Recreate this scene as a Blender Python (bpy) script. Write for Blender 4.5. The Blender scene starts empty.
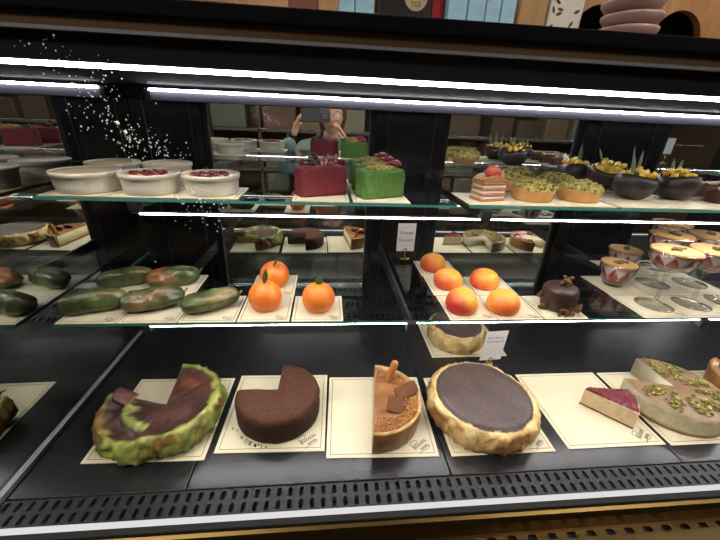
import bpy, bmesh, math, random
from mathutils import Vector, Matrix, noise
random.seed(7)
PI = math.pi
scene = bpy.context.scene
COL = scene.collection
R = math.radians

# ------------------------------------------------------------------ materials
MATS = {}
def lin(r, g, b):
    def f(c):
        c /= 255.0
        return c / 12.92 if c <= 0.04045 else ((c + 0.055) / 1.055) ** 2.4
    return (f(r), f(g), f(b))

def new_mat(name):
    m = bpy.data.materials.new(name); m.use_nodes = True
    nt = m.node_tree; nt.nodes.clear()
    out = nt.nodes.new('ShaderNodeOutputMaterial')
    return m, nt, out

def pmat(name, col, rough=0.5, metal=0.0, var=0.0, vscale=40.0, bump=0.0, bscale=120.0, spec=0.5,
         col2=None, coat=0.0, attr=False, sss=0.0, stretch=None):
    """principled material; var mixes a second colour by noise, attr multiplies a painted base colour"""
    if name in MATS: return MATS[name]
    m, nt, out = new_mat(name)
    N, L = nt.nodes, nt.links
    p = N.new('ShaderNodeBsdfPrincipled')
    p.inputs['Roughness'].default_value = rough
    p.inputs['Metallic'].default_value = metal
    p.inputs['Specular IOR Level'].default_value = spec
    p.inputs['Coat Weight'].default_value = coat
    p.inputs['Coat Roughness'].default_value = 0.08
    if sss:
        p.inputs['Subsurface Weight'].default_value = sss
        p.inputs['Subsurface Scale'].default_value = 0.006
    L.new(p.outputs[0], out.inputs[0])
    tc = N.new('ShaderNodeTexCoord')
    src = tc.outputs['Object']
    if stretch:
        mp = N.new('ShaderNodeMapping'); mp.inputs['Scale'].default_value = stretch
        L.new(src, mp.inputs[0]); src = mp.outputs[0]
    if attr:
        a = N.new('ShaderNodeAttribute'); a.attribute_name = 'Col'
        base = a.outputs['Color']
    else:
        base = None
    if var > 0:
        n = N.new('ShaderNodeTexNoise'); n.inputs['Scale'].default_value = vscale
        n.inputs['Detail'].default_value = 5; n.inputs['Roughness'].default_value = 0.65
        L.new(src, n.inputs['Vector'])
        r = N.new('ShaderNodeValToRGB'); r.color_ramp.elements[0].position = 0.35; r.color_ramp.elements[1].position = 0.65
        L.new(n.outputs['Fac'], r.inputs[0])
        mx = N.new('ShaderNodeMix'); mx.data_type = 'RGBA'
        if attr:
            lo = 1.0 - var
            r.color_ramp.elements[0].color = (lo, lo, lo, 1); r.color_ramp.elements[1].color = (1 + var * .3,) * 3 + (1,)
            mx.blend_type = 'MULTIPLY'; mx.inputs[0].default_value = 1.0
            L.new(base, mx.inputs[6]); L.new(r.outputs[0], mx.inputs[7])
        else:
            c2 = col2 or tuple(c * 0.6 for c in col)
            mx.inputs[6].default_value = (*col, 1); mx.inputs[7].default_value = (*c2, 1)
            mt = N.new('ShaderNodeMath'); mt.operation = 'MULTIPLY'; mt.inputs[1].default_value = var
            L.new(r.outputs[0], mt.inputs[0]); L.new(mt.outputs[0], mx.inputs[0])
        L.new(mx.outputs[2], p.inputs['Base Color'])
    elif attr:
        L.new(base, p.inputs['Base Color'])
    else:
        p.inputs['Base Color'].default_value = (*col, 1)
    if bump > 0:
        n2 = N.new('ShaderNodeTexNoise'); n2.inputs['Scale'].default_value = bscale; n2.inputs['Detail'].default_value = 4
        L.new(src, n2.inputs['Vector'])
        b = N.new('ShaderNodeBump'); b.inputs['Strength'].default_value = bump; b.inputs['Distance'].default_value = 0.002
        L.new(n2.outputs['Fac'], b.inputs['Height']); L.new(b.outputs[0], p.inputs['Normal'])
    MATS[name] = m
    return m

def emat(name, col, strength):
    if name in MATS: return MATS[name]
    m, nt, out = new_mat(name)
    e = nt.nodes.new('ShaderNodeEmission'); e.inputs[0].default_value = (*col, 1); e.inputs[1].default_value = strength
    nt.links.new(e.outputs[0], out.inputs[0]); MATS[name] = m
    return m

def clear_mat(name, tint, refl, ior=1.45, rough=0.0, edge=0.0):
    """thin glass: clear with a Fresnel reflection"""
    if name in MATS: return MATS[name]
    m, nt, out = new_mat(name); N, L = nt.nodes, nt.links
    t = N.new('ShaderNodeBsdfTransparent'); t.inputs[0].default_value = (*tint, 1)
    g = N.new('ShaderNodeBsdfGlossy'); g.inputs['Roughness'].default_value = rough
    f = N.new('ShaderNodeFresnel'); ge = N.new('ShaderNodeNewGeometry'); io = N.new('ShaderNodeMix')
    io.inputs[2].default_value = ior; io.inputs[3].default_value = 1.0 / ior      # same reflection from either side of the pane
    L.new(ge.outputs['Backfacing'], io.inputs[0]); L.new(io.outputs[0], f.inputs[0])
    k = N.new('ShaderNodeMath'); k.operation = 'MULTIPLY'; k.inputs[1].default_value = refl; k.use_clamp = True
    if edge:      # round glass looks darker where one looks along its wall
        tm = N.new('ShaderNodeMix'); tm.data_type = 'RGBA'; tm.inputs[6].default_value = (*tint, 1); tm.inputs[7].default_value = (edge, edge, edge, 1)
        L.new(f.outputs[0], tm.inputs[0]); L.new(tm.outputs[2], t.inputs[0])
    mx = N.new('ShaderNodeMixShader')
    L.new(f.outputs[0], k.inputs[0]); L.new(k.outputs[0], mx.inputs[0]); L.new(t.outputs[0], mx.inputs[1]); L.new(g.outputs[0], mx.inputs[2])
    L.new(mx.outputs[0], out.inputs[0]); MATS[name] = m
    return m

def mirror_mat():
    m, nt, out = new_mat('mirror'); N, L = nt.nodes, nt.links
    g = N.new('ShaderNodeBsdfGlossy'); g.inputs['Roughness'].default_value = 0.0
    g.inputs['Color'].default_value = (0.74, 0.78, 0.76, 1)
    L.new(g.outputs[0], out.inputs[0]); return m

def board_mat(hx, hy):
    """cream coated board with a thin printed frame line set in from the edge"""
    key = 'board_%d_%d' % (hx * 1000, hy * 1000)
    if key in MATS: return MATS[key]
    m, nt, out = new_mat('cream_board'); N, L = nt.nodes, nt.links
    p = N.new('ShaderNodeBsdfPrincipled'); p.inputs['Roughness'].default_value = 0.42
    L.new(p.outputs[0], out.inputs[0])
    tc = N.new('ShaderNodeTexCoord'); sp = N.new('ShaderNodeSeparateXYZ'); L.new(tc.outputs['Object'], sp.inputs[0])
    def mth(op, a, b):
        n = N.new('ShaderNodeMath'); n.operation = op
        for i, v in enumerate((a, b)):
            if v is None: continue
            if isinstance(v, float): n.inputs[i].default_value = v
            else: L.new(v, n.inputs[i])
        return n.outputs[0]
    dx = mth('SUBTRACT', hx, mth('ABSOLUTE', sp.outputs[0], None))
    dy = mth('SUBTRACT', hy, mth('ABSOLUTE', sp.outputs[1], None))
    d = mth('MINIMUM', dx, dy)
    inset = 0.0075 if hx > 0.08 else 0.0055
    line = mth('LESS_THAN', mth('ABSOLUTE', mth('SUBTRACT', d, inset), None), 0.0007)
    n = N.new('ShaderNodeTexNoise'); n.inputs['Scale'].default_value = 14; L.new(tc.outputs['Object'], n.inputs[0])
    c1 = N.new('ShaderNodeMix'); c1.data_type = 'RGBA'
    c1.inputs[6].default_value = (*lin(219, 211, 184), 1); c1.inputs[7].default_value = (*lin(207, 197, 166), 1)
    L.new(n.outputs[0], c1.inputs[0])
    c2 = N.new('ShaderNodeMix'); c2.data_type = 'RGBA'; c2.inputs[7].default_value = (*lin(120, 108, 78), 1)
    L.new(line, c2.inputs[0]); L.new(c1.outputs[2], c2.inputs[6]); L.new(c2.outputs[2], p.inputs['Base Color'])
    MATS[key] = m
    return m

# ------------------------------------------------------------------ mesh helpers
def link(o, parent=None):
    COL.objects.link(o)
    if parent is not None: o.parent = parent
    return o

def obj(name, bm, mats, parent=None, smooth=False, bevel=0.0, loc=None, rot=None):
    me = bpy.data.meshes.new(name)
    bmesh.ops.recalc_face_normals(bm, faces=bm.faces)
    bm.to_mesh(me); bm.free()
    if not isinstance(mats, (list, tuple)): mats = [mats]
    for m in mats: me.materials.append(m)
    if smooth:
        for p in me.polygons: p.use_smooth = True
    o = bpy.data.objects.new(name, me)
    link(o, parent)
    if loc is not None: o.location = loc
    if rot is not None: o.rotation_euler = rot
    if bevel > 0:
        md = o.modifiers.new('bevel', 'BEVEL'); md.width = bevel; md.segments = 2; md.limit_method = 'ANGLE'
    return o

def thing(name, label, cat, loc=(0, 0, 0), rotz=0.0, group=None):
    o = bpy.data.objects.new(name, None); COL.objects.link(o)
    o.empty_display_size = 0.02
    o.location = loc; o.rotation_euler = (0, 0, rotz)
    return tag(o, label, cat, group)

def tag(o, label, cat, group=None, kind=None):
    o['label'] = label; o['category'] = cat
    if group: o['group'] = group
    if kind: o['kind'] = kind
    return o

def copy_tree(root, loc, rotz, label, group=None):
    r = root.copy(); COL.objects.link(r); r.location = loc; r.rotation_euler = (0, 0, rotz); r['label'] = label
    if group: r['group'] = group
    for ch in list(root.children):
        c = ch.copy(); COL.objects.link(c); c.parent = r
        for g in list(ch.children):
            d = g.copy(); COL.objects.link(d); d.parent = c
    return r

def bx(bm, x0, x1, y0, y1, z0, z1, mi=0):
    v = [bm.verts.new((x, y, z)) for z in (z0, z1) for y in (y0, y1) for x in (x0, x1)]
    for q in ((0, 1, 3, 2), (4, 5, 7, 6), (0, 1, 5, 4), (2, 3, 7, 6), (0, 2, 6, 4), (1, 3, 7, 5)):
        f = bm.faces.new([v[i] for i in q]); f.material_index = mi
    return bm

def box(x0, x1, y0, y1, z0, z1):
    return bx(bmesh.new(), x0, x1, y0, y1, z0, z1)

def extr(bm, prof, x0, x1, mi=0):
    """closed (y,z) profile extruded along x"""
    a = [bm.verts.new((x0, y, z)) for y, z in prof]; b = [bm.verts.new((x1, y, z)) for y, z in prof]
    n = len(prof)
    fs = [bm.faces.new((a[i], a[(i + 1) % n], b[(i + 1) % n], b[i])) for i in range(n)]
    fs += [bm.faces.new(a), bm.faces.new(b[::-1])]
    for f in fs: f.material_index = mi
    return bm

def lathe(bm, prof, seg=32, cx=0.0, cy=0.0, cz=0.0, fn=None, mi=0, closed=False):
    """profile of (r,z); r<=0 makes a pole. fn(x,y,z,theta)->Vector may deform"""
    rings = []
    for r, z in prof:
        if r <= 1e-6:
            p = Vector((0, 0, z)); p = fn(p, 0.0, 0.0) if fn else p
            rings.append([bm.verts.new(p + Vector((cx, cy, cz)))])
        else:
            ring = []
            for k in range(seg):
                t = 2 * PI * k / seg
                p = Vector((r * math.cos(t), r * math.sin(t), z))
                if fn: p = fn(p, t, r)
                ring.append(bm.verts.new(p + Vector((cx, cy, cz))))
            rings.append(ring)
    pairs = list(zip(rings, rings[1:]))
    if closed: pairs.append((rings[-1], rings[0]))
    for a, b in pairs:
        if len(a) == 1 and len(b) == 1: continue
        for k in range(seg):
            k2 = (k + 1) % seg
            if len(a) == 1: f = bm.faces.new((a[0], b[k], b[k2]))
            elif len(b) == 1: f = bm.faces.new((a[k], a[k2], b[0]))
            else: f = bm.faces.new((a[k], a[k2], b[k2], b[k]))
            f.material_index = mi
    return bm

def tube(bm, pts, rad, seg=10, mi=0):
    """tapered tube through points; rad a number or a list"""
    n = len(pts); pts = [Vector(p) for p in pts]
    if not isinstance(rad, (list, tuple)): rad = [rad] * n
    rings = []
    for i, p in enumerate(pts):
        d = (pts[min(i + 1, n - 1)] - pts[max(i - 1, 0)]).normalized()
        u = d.cross(Vector((0, 0, 1)))
        if u.length < 1e-3: u = d.cross(Vector((1, 0, 0)))
        u.normalize(); w = d.cross(u)
        rings.append([bm.verts.new(p + (u * math.cos(2 * PI * k / seg) + w * math.sin(2 * PI * k / seg)) * rad[i]) for k in range(seg)])
    for a, b in zip(rings, rings[1:]):
        for k in range(seg):
            bm.faces.new((a[k], a[(k + 1) % seg], b[(k + 1) % seg], b[k])).material_index = mi
    bm.faces.new(rings[0][::-1]).material_index = mi; bm.faces.new(rings[-1]).material_index = mi
    return bm

def nz(x, y, z, s=1.0, seed=0.0):
    return noise.noise(Vector((x * s + seed, y * s + seed * 1.7, z * s - seed)))

def sector(profile, a0, a1, n, centre=(0, 0), full=False, prof_n=None):
    """cake from an angle-dependent profile: profile(theta)->list of (r,z), first the bottom centre, last the top centre.
    returns bm and grid of verts"""
    bm = bmesh.new(); grid = []
    cnt = n if full else n + 1
    ax = None
    for i in range(cnt):
        t = a0 + (a1 - a0) * i / n
        col = []
        pr = profile(t)
        for j, (r, z) in enumerate(pr):
            if r <= 1e-6:
                key = 'b' if j == 0 else 't'
                ax = ax or {}
                if key not in ax: ax[key] = bm.verts.new((0, 0, z))
                col.append(ax[key])
            else:
                col.append(bm.verts.new((r * math.cos(t), r * math.sin(t), z)))
        grid.append(col)
    m = len(grid[0])
    for i in range(n):
        A = grid[i]; B = grid[(i + 1) % cnt]
        for j in range(m - 1):
            vs = []
            for v in (A[j], B[j], B[j + 1], A[j + 1]):
                if v not in vs: vs.append(v)
            if len(vs) >= 3: bm.faces.new(vs).material_index = 0
    caps = []
    if not full:
        for c in (grid[0], grid[-1]):
            f = bm.faces.new(c); f.material_index = 1; caps.append(f)
        bmesh.ops.triangulate(bm, faces=caps)
    return bm

def paint(o, fn):
    """point colour attribute 'Col' from fn(co, normal)->rgb"""
    me = o.data
    a = me.color_attributes.new('Col', 'FLOAT_COLOR', 'POINT')
    for i, v in enumerate(me.vertices):
        c = fn(v.co, v.normal); a.data[i].color = (c[0], c[1], c[2], 1.0)
    return o

def mixc(a, b, t):
    t = max(0.0, min(1.0, t)); return tuple(x + (y - x) * t for x, y in zip(a, b))

def chunk(bm, c, s, mi=0, jit=0.35, flat=1.0):
    """small irregular crumb"""
    rot = Matrix.Rotation(random.uniform(0, 6.28), 3, 'Z') @ Matrix.Rotation(random.uniform(0, 6.28), 3, 'X')
    v = []
    for z in (-1, 1):
        for y in (-1, 1):
            for x in (-1, 1):
                p = Vector((x * s * .5 * (1 + random.uniform(-jit, jit)), y * s * .42 * (1 + random.uniform(-jit, jit)), z * s * .36 * flat * (1 + random.uniform(-jit, jit))))
                v.append(bm.verts.new(rot @ p + Vector(c)))
    for q in ((0, 1, 3, 2), (4, 5, 7, 6), (0, 1, 5, 4), (2, 3, 7, 6), (0, 2, 6, 4), (1, 3, 7, 5)):
        bm.faces.new([v[i] for i in q]).material_index = mi

def blob(bm, c, r, seg=10, mi=0, squash=(1, 1, 1), amp=0.15, seed=0.0):
    prof = [(0, -r)] + [(r * math.sin(PI * i / 7), -r * math.cos(PI * i / 7)) for i in range(1, 7)] + [(0, r)]
    def fn(p, t, rr):
        k = 1 + amp * nz(p.x, p.y, p.z, 1.2 / r, seed)
        return Vector((p.x * squash[0] * k, p.y * squash[1] * k, p.z * squash[2] * k))
    lathe(bm, prof, seg, c[0], c[1], c[2], fn, mi)

# ------------------------------------------------------------------ shared materials
M_mirror = mirror_mat()
M_black = pmat('black_metal', (0.008, 0.008, 0.009), 0.3, 0.0, spec=0.35)
M_deck = pmat('black_deck', (0.012, 0.012, 0.013), 0.25, 0.0, var=0.5, vscale=3.0, col2=(0.021, 0.021, 0.023), bump=0.015, bscale=60, stretch=(1.5, 12, 4))
M_grille = pmat('grille_black', (0.014, 0.014, 0.015), 0.42, 0.0, spec=.35)
M_void = pmat('void_black', (0.004, 0.004, 0.004), 0.8)
M_navy = pmat('header_black', (0.0075, 0.008, 0.0105), 0.18, spec=0.3)
M_alu = pmat('aluminium', (0.62, 0.62, 0.66), 0.35, 0.5)
M_aludark = pmat('led_channel', (0.022, 0.022, 0.030), 0.6, spec=0.1)
M_brass = pmat('brass', (0.125, 0.082, 0.030), 0.36, 1.0, var=0.6, vscale=8, col2=(0.075, 0.046, 0.018), stretch=(1, 10, 10))
M_gold = pmat('polished_gold', (0.72, 0.52, 0.18), 0.18, 1.0)
M_glass = clear_mat('shelf_glass', (0.94, 0.97, 0.955), 1.15)
M_front = clear_mat('front_glass', (0.975, 0.98, 0.98), 0.75)
M_cup = clear_mat('cup_glass', (0.985, 0.985, 0.985), 1.9, edge=0.34)
M_edge = pmat('glass_edge', (0.045, 0.21, 0.18), 0.15)
M_led = emat('led_white', (1.0, 0.97, 0.98), 34.0)
M_trim_glow = emat('trim_glow', (1.0, 0.98, 0.98), 0.62)
M_led_shelf = emat('led_shelf', (1.0, 0.97, 0.98), 32.0)
M_card = pmat('card_white', lin(235, 232, 230), 0.6)
M_ink = pmat('ink_grey', (0.10, 0.09, 0.10), 0.7)
M_script = pmat('script_ink', (0.06, 0.05, 0.04), 0.7)

# ------------------------------------------------------------------ camera (solved from the photograph's vanishing points)
F = Vector((0.09469712, 0.91023341, -0.4031223)); RT = Vector((0.99550334, -0.08562692, 0.04051083)); UP = Vector((-0.00235619, 0.40514586, 0.91424903))
cd = bpy.data.cameras.new('camera'); cam = bpy.data.objects.new('camera', cd); COL.objects.link(cam)
cam.matrix_world = Matrix(((RT.x, UP.x, -F.x, 0.0), (RT.y, UP.y, -F.y, -0.4649), (RT.z, UP.z, -F.z, 0.5722), (0, 0, 0, 1)))
cd.sensor_width = 36.0; cd.lens = 36.0 * 347.978 / 720.0; cd.clip_start = 0.004; cd.clip_end = 50
scene.camera = cam

ML, MB = -0.512, 0.5965          # left mirror x, back mirror y
H1, H2 = 0.2134, 0.430           # shelf heights
F1, B1, F2, B2 = 0.1023, 0.4702, 0.150, 0.480
XR = 2.05                        # right end of the case

def led_run(x0, x1, y0, y1, z0, z1):
    """one strip made of short lengths, so that each length lights what is near it"""
    g = bmesh.new(); n = max(2, int((x1 - x0) / .06)); pr = [(y0, z0), (y1, z0), (y1, z1), (y0, z1)]
    rings = [[g.verts.new((x0 + (x1 - x0) * i / n, y, z)) for y, z in pr] for i in range(n + 1)]
    for a, b in zip(rings, rings[1:]):
        for k in range(4): g.faces.new((a[k], a[(k + 1) % 4], b[(k + 1) % 4], b[k]))
    g.faces.new(rings[0]); g.faces.new(rings[-1][::-1])
    return g
# ------------------------------------------------------------------ display case
case = thing('display_case', 'long black refrigerated pastry display case with brass trim, mirrored back and glass front', 'display case', (0, 0, 0))

def perforated(bm, x0, n, pitch, y0, y1, hw, hl, z, slant=0.0, depth=0.004, rect=False):
    """a strip of n cells along x, each with one slot, made as rings of quads plus inner walls"""
    h = (y1 - y0)
    for i in range(n):
        cx = x0 + pitch * (i + .5); cy = (y0 + y1) / 2
        hole, outer = [], []
        K = 12
        for k in range(K):
            t = 2 * PI * (k + .5) / K
            c, s = math.cos(t), math.sin(t)
            if rect:
                e = 0.35
                px = hw * math.copysign(abs(c) ** e, c); py = hl * math.copysign(abs(s) ** e, s)
            else:
                px = hw * c; py = hl * s if abs(s) < 1e-9 else math.copysign(hl - hw, s) + hw * s
            hole.append((cx + px + slant * py, cy + py))
            m = max(abs(c) / (pitch / 2), abs(s) / (h / 2))
            outer.append((cx + c / m, cy + s / m))
        # snap the nearest ring points to the cell corners so neighbouring cells meet
        for sx in (-1, 1):
            for sy in (-1, 1):
                q = (cx + sx * pitch / 2, cy + sy * h / 2)
                j = min(range(K), key=lambda k: abs(math.atan2(math.sin(2 * PI * (k + .5) / K - math.atan2(sy, sx)), math.cos(2 * PI * (k + .5) / K - math.atan2(sy, sx)))))
                outer[j] = q
        a = [bm.verts.new((p[0], p[1], z)) for p in outer]; b = [bm.verts.new((p[0], p[1], z)) for p in hole]
        c_ = [bm.verts.new((p[0], p[1], z - depth)) for p in hole]
        for k in range(K):
            k2 = (k + 1) % K
            bm.faces.new((a[k], a[k2], b[k2], b[k])); bm.faces.new((b[k], b[k2], c_[k2], c_[k]))

# deck panels with seams
xs = [ML + 0.012, -0.23, 0.22, 0.67, 1.12, 1.57, XR]
for a, b in zip(xs, xs[1:]):
    obj('deck_panel', box(a + .001, b - .001, -0.0665, 0.452, -0.012, 0.0), M_deck, case, bevel=0.0012)
    obj('rear_panel', box(a + .001, b - .001, 0.489, 0.528, -0.012, 0.0), M_deck, case, bevel=0.001)
obj('under_tray', box(ML, XR, -0.122, MB, -0.05, -0.0125), M_void, case)
g = bmesh.new(); perforated(g, -0.50, 141, 0.018, -0.0895, -0.069, 0.0037, 0.0078, 0.0); perforated(g, -0.50, 141, 0.018, -0.110, -0.0895, 0.0037, 0.0078, 0.0)
obj('vent_grille', g, M_grille, case)
g = bmesh.new(); perforated(g, -0.50, 141, 0.018, 0.454, 0.487, 0.0042, 0.011, 0.0, slant=0.3)
obj('vent_grille', g, M_grille, case)
g = bmesh.new(); perforated(g, -0.50, 141, 0.018, 0.530, 0.562, 0.0042, 0.011, 0.0, slant=0.3)
obj('vent_grille', g, M_grille, case)
obj('rear_sill', box(ML, XR, 0.563, MB, -0.012, 0.0), M_black, case)
# trim along the foot of the front glass, made to glow as if catching light, then gasket and brass
g = led_run(-0.52, XR, -0.1215, -0.112, -0.004, 0.0025)
obj('front_glow_strip', g, M_trim_glow, case)
obj('gasket', box(-0.53, XR, -0.131, -0.1216, -0.02, 0.0025), M_void, case)
prof = [(-0.131, -0.002), (-0.135, 0.001), (-0.140, -0.001), (-0.144, -0.010), (-0.146, -0.030), (-0.131, -0.030)]
obj('brass_nosing', extr(bmesh.new(), prof, -0.55, XR + .02), M_brass, case)
g = bmesh.new(); perforated(g, -0.56, 76, 0.0335, -0.170, -0.142, 0.0075, 0.0042, -0.031, rect=True)
obj('perforated_brass', g, M_brass, case)
obj('front_void', box(-0.56, XR, -0.1695, -0.1425, -0.06, -0.040), M_void, case)
obj('front_panel', box(-0.56, XR + .02, -0.180, -0.1705, -1.0, -0.030), M_brass, case)
obj('base_body', box(-0.55, XR + .02, -0.165, 0.64, -1.0, -0.062), M_black, case)
# left end: mirror panel with bright foot trim
def glass_y(z): return -0.121 + (z / 0.655) * 0.172
g = bmesh.new()
a = [(glass_y(0) + .004, 0.0), (0.62, 0.0), (0.62, 0.66), (glass_y(0.655) + .006, 0.655)]
vs = [[g.verts.new((x, y, z)) for y, z in a] for x in (ML - .008, ML)]
for f in (vs[0][::-1], vs[1]): g.faces.new(f)
for i in range(4): g.faces.new((vs[0][i], vs[0][(i + 1) % 4], vs[1][(i + 1) % 4], vs[1][i]))
obj('end_mirror', g, M_mirror, case)
obj('mirror_foot', box(ML + .0003, ML + .0045, -0.112, 0.585, -0.002, 0.0035), M_alu, case)
obj('mirror_foot', box(ML + .0045, ML + .0115, -0.112, 0.585, -0.012, 0.002), M_black, case)
obj('end_panel', box(ML - .03, ML - .0085, -0.12, 0.64, -0.06, 0.70), M_black, case)
obj('end_panel', box(XR, XR + .02, -0.12, 0.64, -0.06, 0.70), M_black, case)
# back: mirrored sliding doors between black pillars, tipped very slightly
TILT = 0.010
doors = [(-0.334, 0.133), (0.336, 0.755), (1.026, 1.50), (1.70, XR)]
for a, b in doors:
    d = obj('mirror_door', box(a, b, 0, 0.006, 0.0, 0.592), M_mirror, case, loc=(0, MB, 0), rot=(TILT, 0, 0))
    g = bmesh.new()
    for s, e in ((a - .001, a + .012), (b - .012, b + .001)):
        bx(g, s, e, -0.006, 0.004, 0.001, 0.590)
    bx(g, a, b, -0.005, 0.004, 0.0, 0.006)
    obj('door_frame', g, M_black, d)
    for q in (a + .0125, b - .0142): obj('edge_seal', box(q, q + .0017, -0.004, 0.003, 0.006, 0.588), pmat('seal_grey', (0.10, 0.10, 0.11), 0.3), d)
for a, b in [(ML + .0005, -0.336), (0.135, 0.334), (0.757, 1.024), (1.502, 1.698)]:
    p = obj('pillar', box(a, b, 0.578, 0.612, 0.0, 0.592), M_navy, case, bevel=0.002)
    w = b - a
    for k in (0.18, 0.84): obj('pillar_channel', box(a + w * k, a + w * k + .003, 0.5765, 0.578, 0.0, 0.59), pmat('pillar_line', (0.010, 0.010, 0.011), 0.3), p)
obj('back_header', box(ML, XR, 0.592, 0.64, 0.588, 0.70), M_navy, case)
obj('back_panel', box(ML, XR, 0.622, 0.64, -0.05, 0.588), M_black, case)
# roof, front fascia and a strip coloured as a reflection of brass
obj('roof_panel', box(ML - .03, XR + .02, 0.052, 0.66, 0.672, 0.685), M_void, case)
obj('roof_rail', box(ML - .12, XR + .02, 0.040, 0.062, 0.668, 0.687), pmat('rail_black', (.0025, .0025, .0035), .8, spec=.03), case, bevel=0.003)
obj('fascia_panel', box(ML - .03, XR, 0.057, 0.064, 0.6195, 0.672), M_navy, case)
obj('brass_reflection_strip', box(ML - .12, XR + .02, 0.047, 0.053, 0.6545, 0.668), pmat('brass_reflection', (0.060, 0.036, 0.015), 0.42, 0.6, var=.5, vscale=5, col2=(.05, .03, .015), stretch=(1, 8, 8)), case)
obj('fascia_channel', box(ML - .12, XR, 0.047, 0.056, 0.6505, 0.6545), pmat('fascia_grey', (.09, .09, .10), .4), case)
obj('ceiling_liner', box(ML, XR, 0.064, 0.592, 0.6265, 0.671), pmat('liner_black', (.007, .007, .010), .8, spec=.03), case)
# front glass, leaning back
g = bmesh.new()
y0, y1 = -0.1212, 0.0505
q = [(-0.53, y0, 0.0026), (XR, y0, 0.0026), (XR, y1, 0.652), (-0.53, y1, 0.652)]
vv = [g.verts.new(p) for p in q]; g.faces.new(vv)
fg = obj('front_glass', g, M_front, case)

# light bars
def light_bar(name, label, x0, x1, y0, y1, z0, z1, ch, m=None):
    t = thing(name, label, 'light bar', ((x0 + x1) / 2, y0, z0))
    L = (x1 - x0) / 2
    g = led_run(-L, L, 0, y1 - y0, 0, z1 - z0)
    obj('diffuser', g, m or M_led, t)
    g = box(-L - .004, L + .004, ch[0] - y0, ch[1] - y0, ch[2] - z0, ch[3] - z0)
    obj('channel', g, M_aludark, t, bevel=0.0015)
    for s in (-1, 1): obj('end_cap', box(s * L - .006 + s * .008, s * L + .006 + s * .008, ch[0] - y0 - .001, ch[1] - y0, ch[2] - z0 - .001, z1 - z0), M_black, t)
    return t
light_bar('light_bar', 'bright white light bar along the front of the case ceiling, the uppermost one', ML + .015, XR - .02, 0.070, 0.080, 0.6155, 0.6205, (0.0802, 0.088, 0.6150, 0.626))
light_bar('light_bar', 'white light bar at the back of the case ceiling, above the mirror doors', -0.450, XR - .02, 0.566, 0.574, 0.6110, 0.6165, (0.5745, 0.592, 0.5885, 0.618))
light_bar('light_bar', 'thin white light bar under the front edge of the upper glass shelf', -0.322, XR - .03, F2 + .004, F2 + .010, H2 - .0280, H2 - .0257, (F2 + .004, F2 + .012, H2 - .0254, H2 - .0235), M_led_shelf)
light_bar('light_bar', 'thin white light bar under the front edge of the lower glass shelf', -0.322, XR - .03, F1 + .004, F1 + .011, H1 - .0092, H1 - .0072, (F1 + .004, F1 + .012, H1 - .0071, H1 - .0052), M_led_shelf)

# ------------------------------------------------------------------ glass shelves and brackets
def glass_shelf(label, x0, x1, y0, y1, z):
    t = 0.0046
    g = bmesh.new(); bx(g, x0, x1, y0, y1, z - t, z)
    for f in g.faces:
        c = f.calc_center_median()
        if abs(c.z - (z - t / 2)) < t * .3: f.material_index = 1 if c.y < y0 + .01 or x0 < -.48 and c.x < x0 + .01 else 2
    return tag(obj('glass_shelf', g, [M_glass, M_edge, clear_mat('pane_side', (.62, .74, .72), 1.3)]), label, 'shelf')
glass_shelf('left pane of the lower glass shelf, under the green eclairs and the oranges', -0.482, 0.155, F1, B1, H1)
glass_shelf('middle pane of the lower glass shelf, under the peach cakes and the small strawberry glasses', 0.178, 0.792, F1, B1, H1)
glass_shelf('right pane of the lower glass shelf, under the rearmost stemmed strawberry glasses', 0.812, 1.43, F1, B1, H1)
glass_shelf('left pane of the upper glass shelf, under the white ramekins and the red slices', -0.482, 0.238, F2, B2, H2)
glass_shelf('middle pane of the upper glass shelf, under the pistachio tartlets and chocolate bowls', 0.262, 0.905, F2, B2, H2)
glass_shelf('right pane of the upper glass shelf, under the white topped chocolate bars', 0.922, 1.56, F2, B2, H2)
def bracket(label, x, y0, z):
    t = thing('shelf_bracket', label, 'bracket', (x, y0, z))
    g = bmesh.new()
    prof = [(0.013, -0.0052), (0.013, -0.0225), (0.05, -0.026), (0.577 - y0, -0.036), (0.577 - y0, -0.0052)]
    extr(g, prof, -0.0035, 0.0035)
    obj('arm', g, pmat('arm_grey', (.035, .037, .04), .3, .4), t)
    obj('cap', box(-0.0105, 0.0105, -0.004, 0.013, -0.026, -0.0052), M_void, t, bevel=0.004)
bracket('black shelf bracket at the left end of the lower shelf, behind the eclairs', -0.336, F1 + .016, H1)
bracket('black shelf bracket with rounded cap between the orange and peach cakes', 0.166, F1, H1)
bracket('black shelf bracket under the lower shelf near the stemmed glasses', 0.802, F1, H1)
bracket('black shelf bracket at the left end of the upper shelf, below the ramekins', -0.336, F2 + .016, H2)
bracket('black shelf bracket with rounded cap below the layered strawberry slice', 0.294, F2 - .008, H2)
bracket('black shelf bracket under the upper shelf below the chocolate bars', 0.913, F2, H2)

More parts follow.
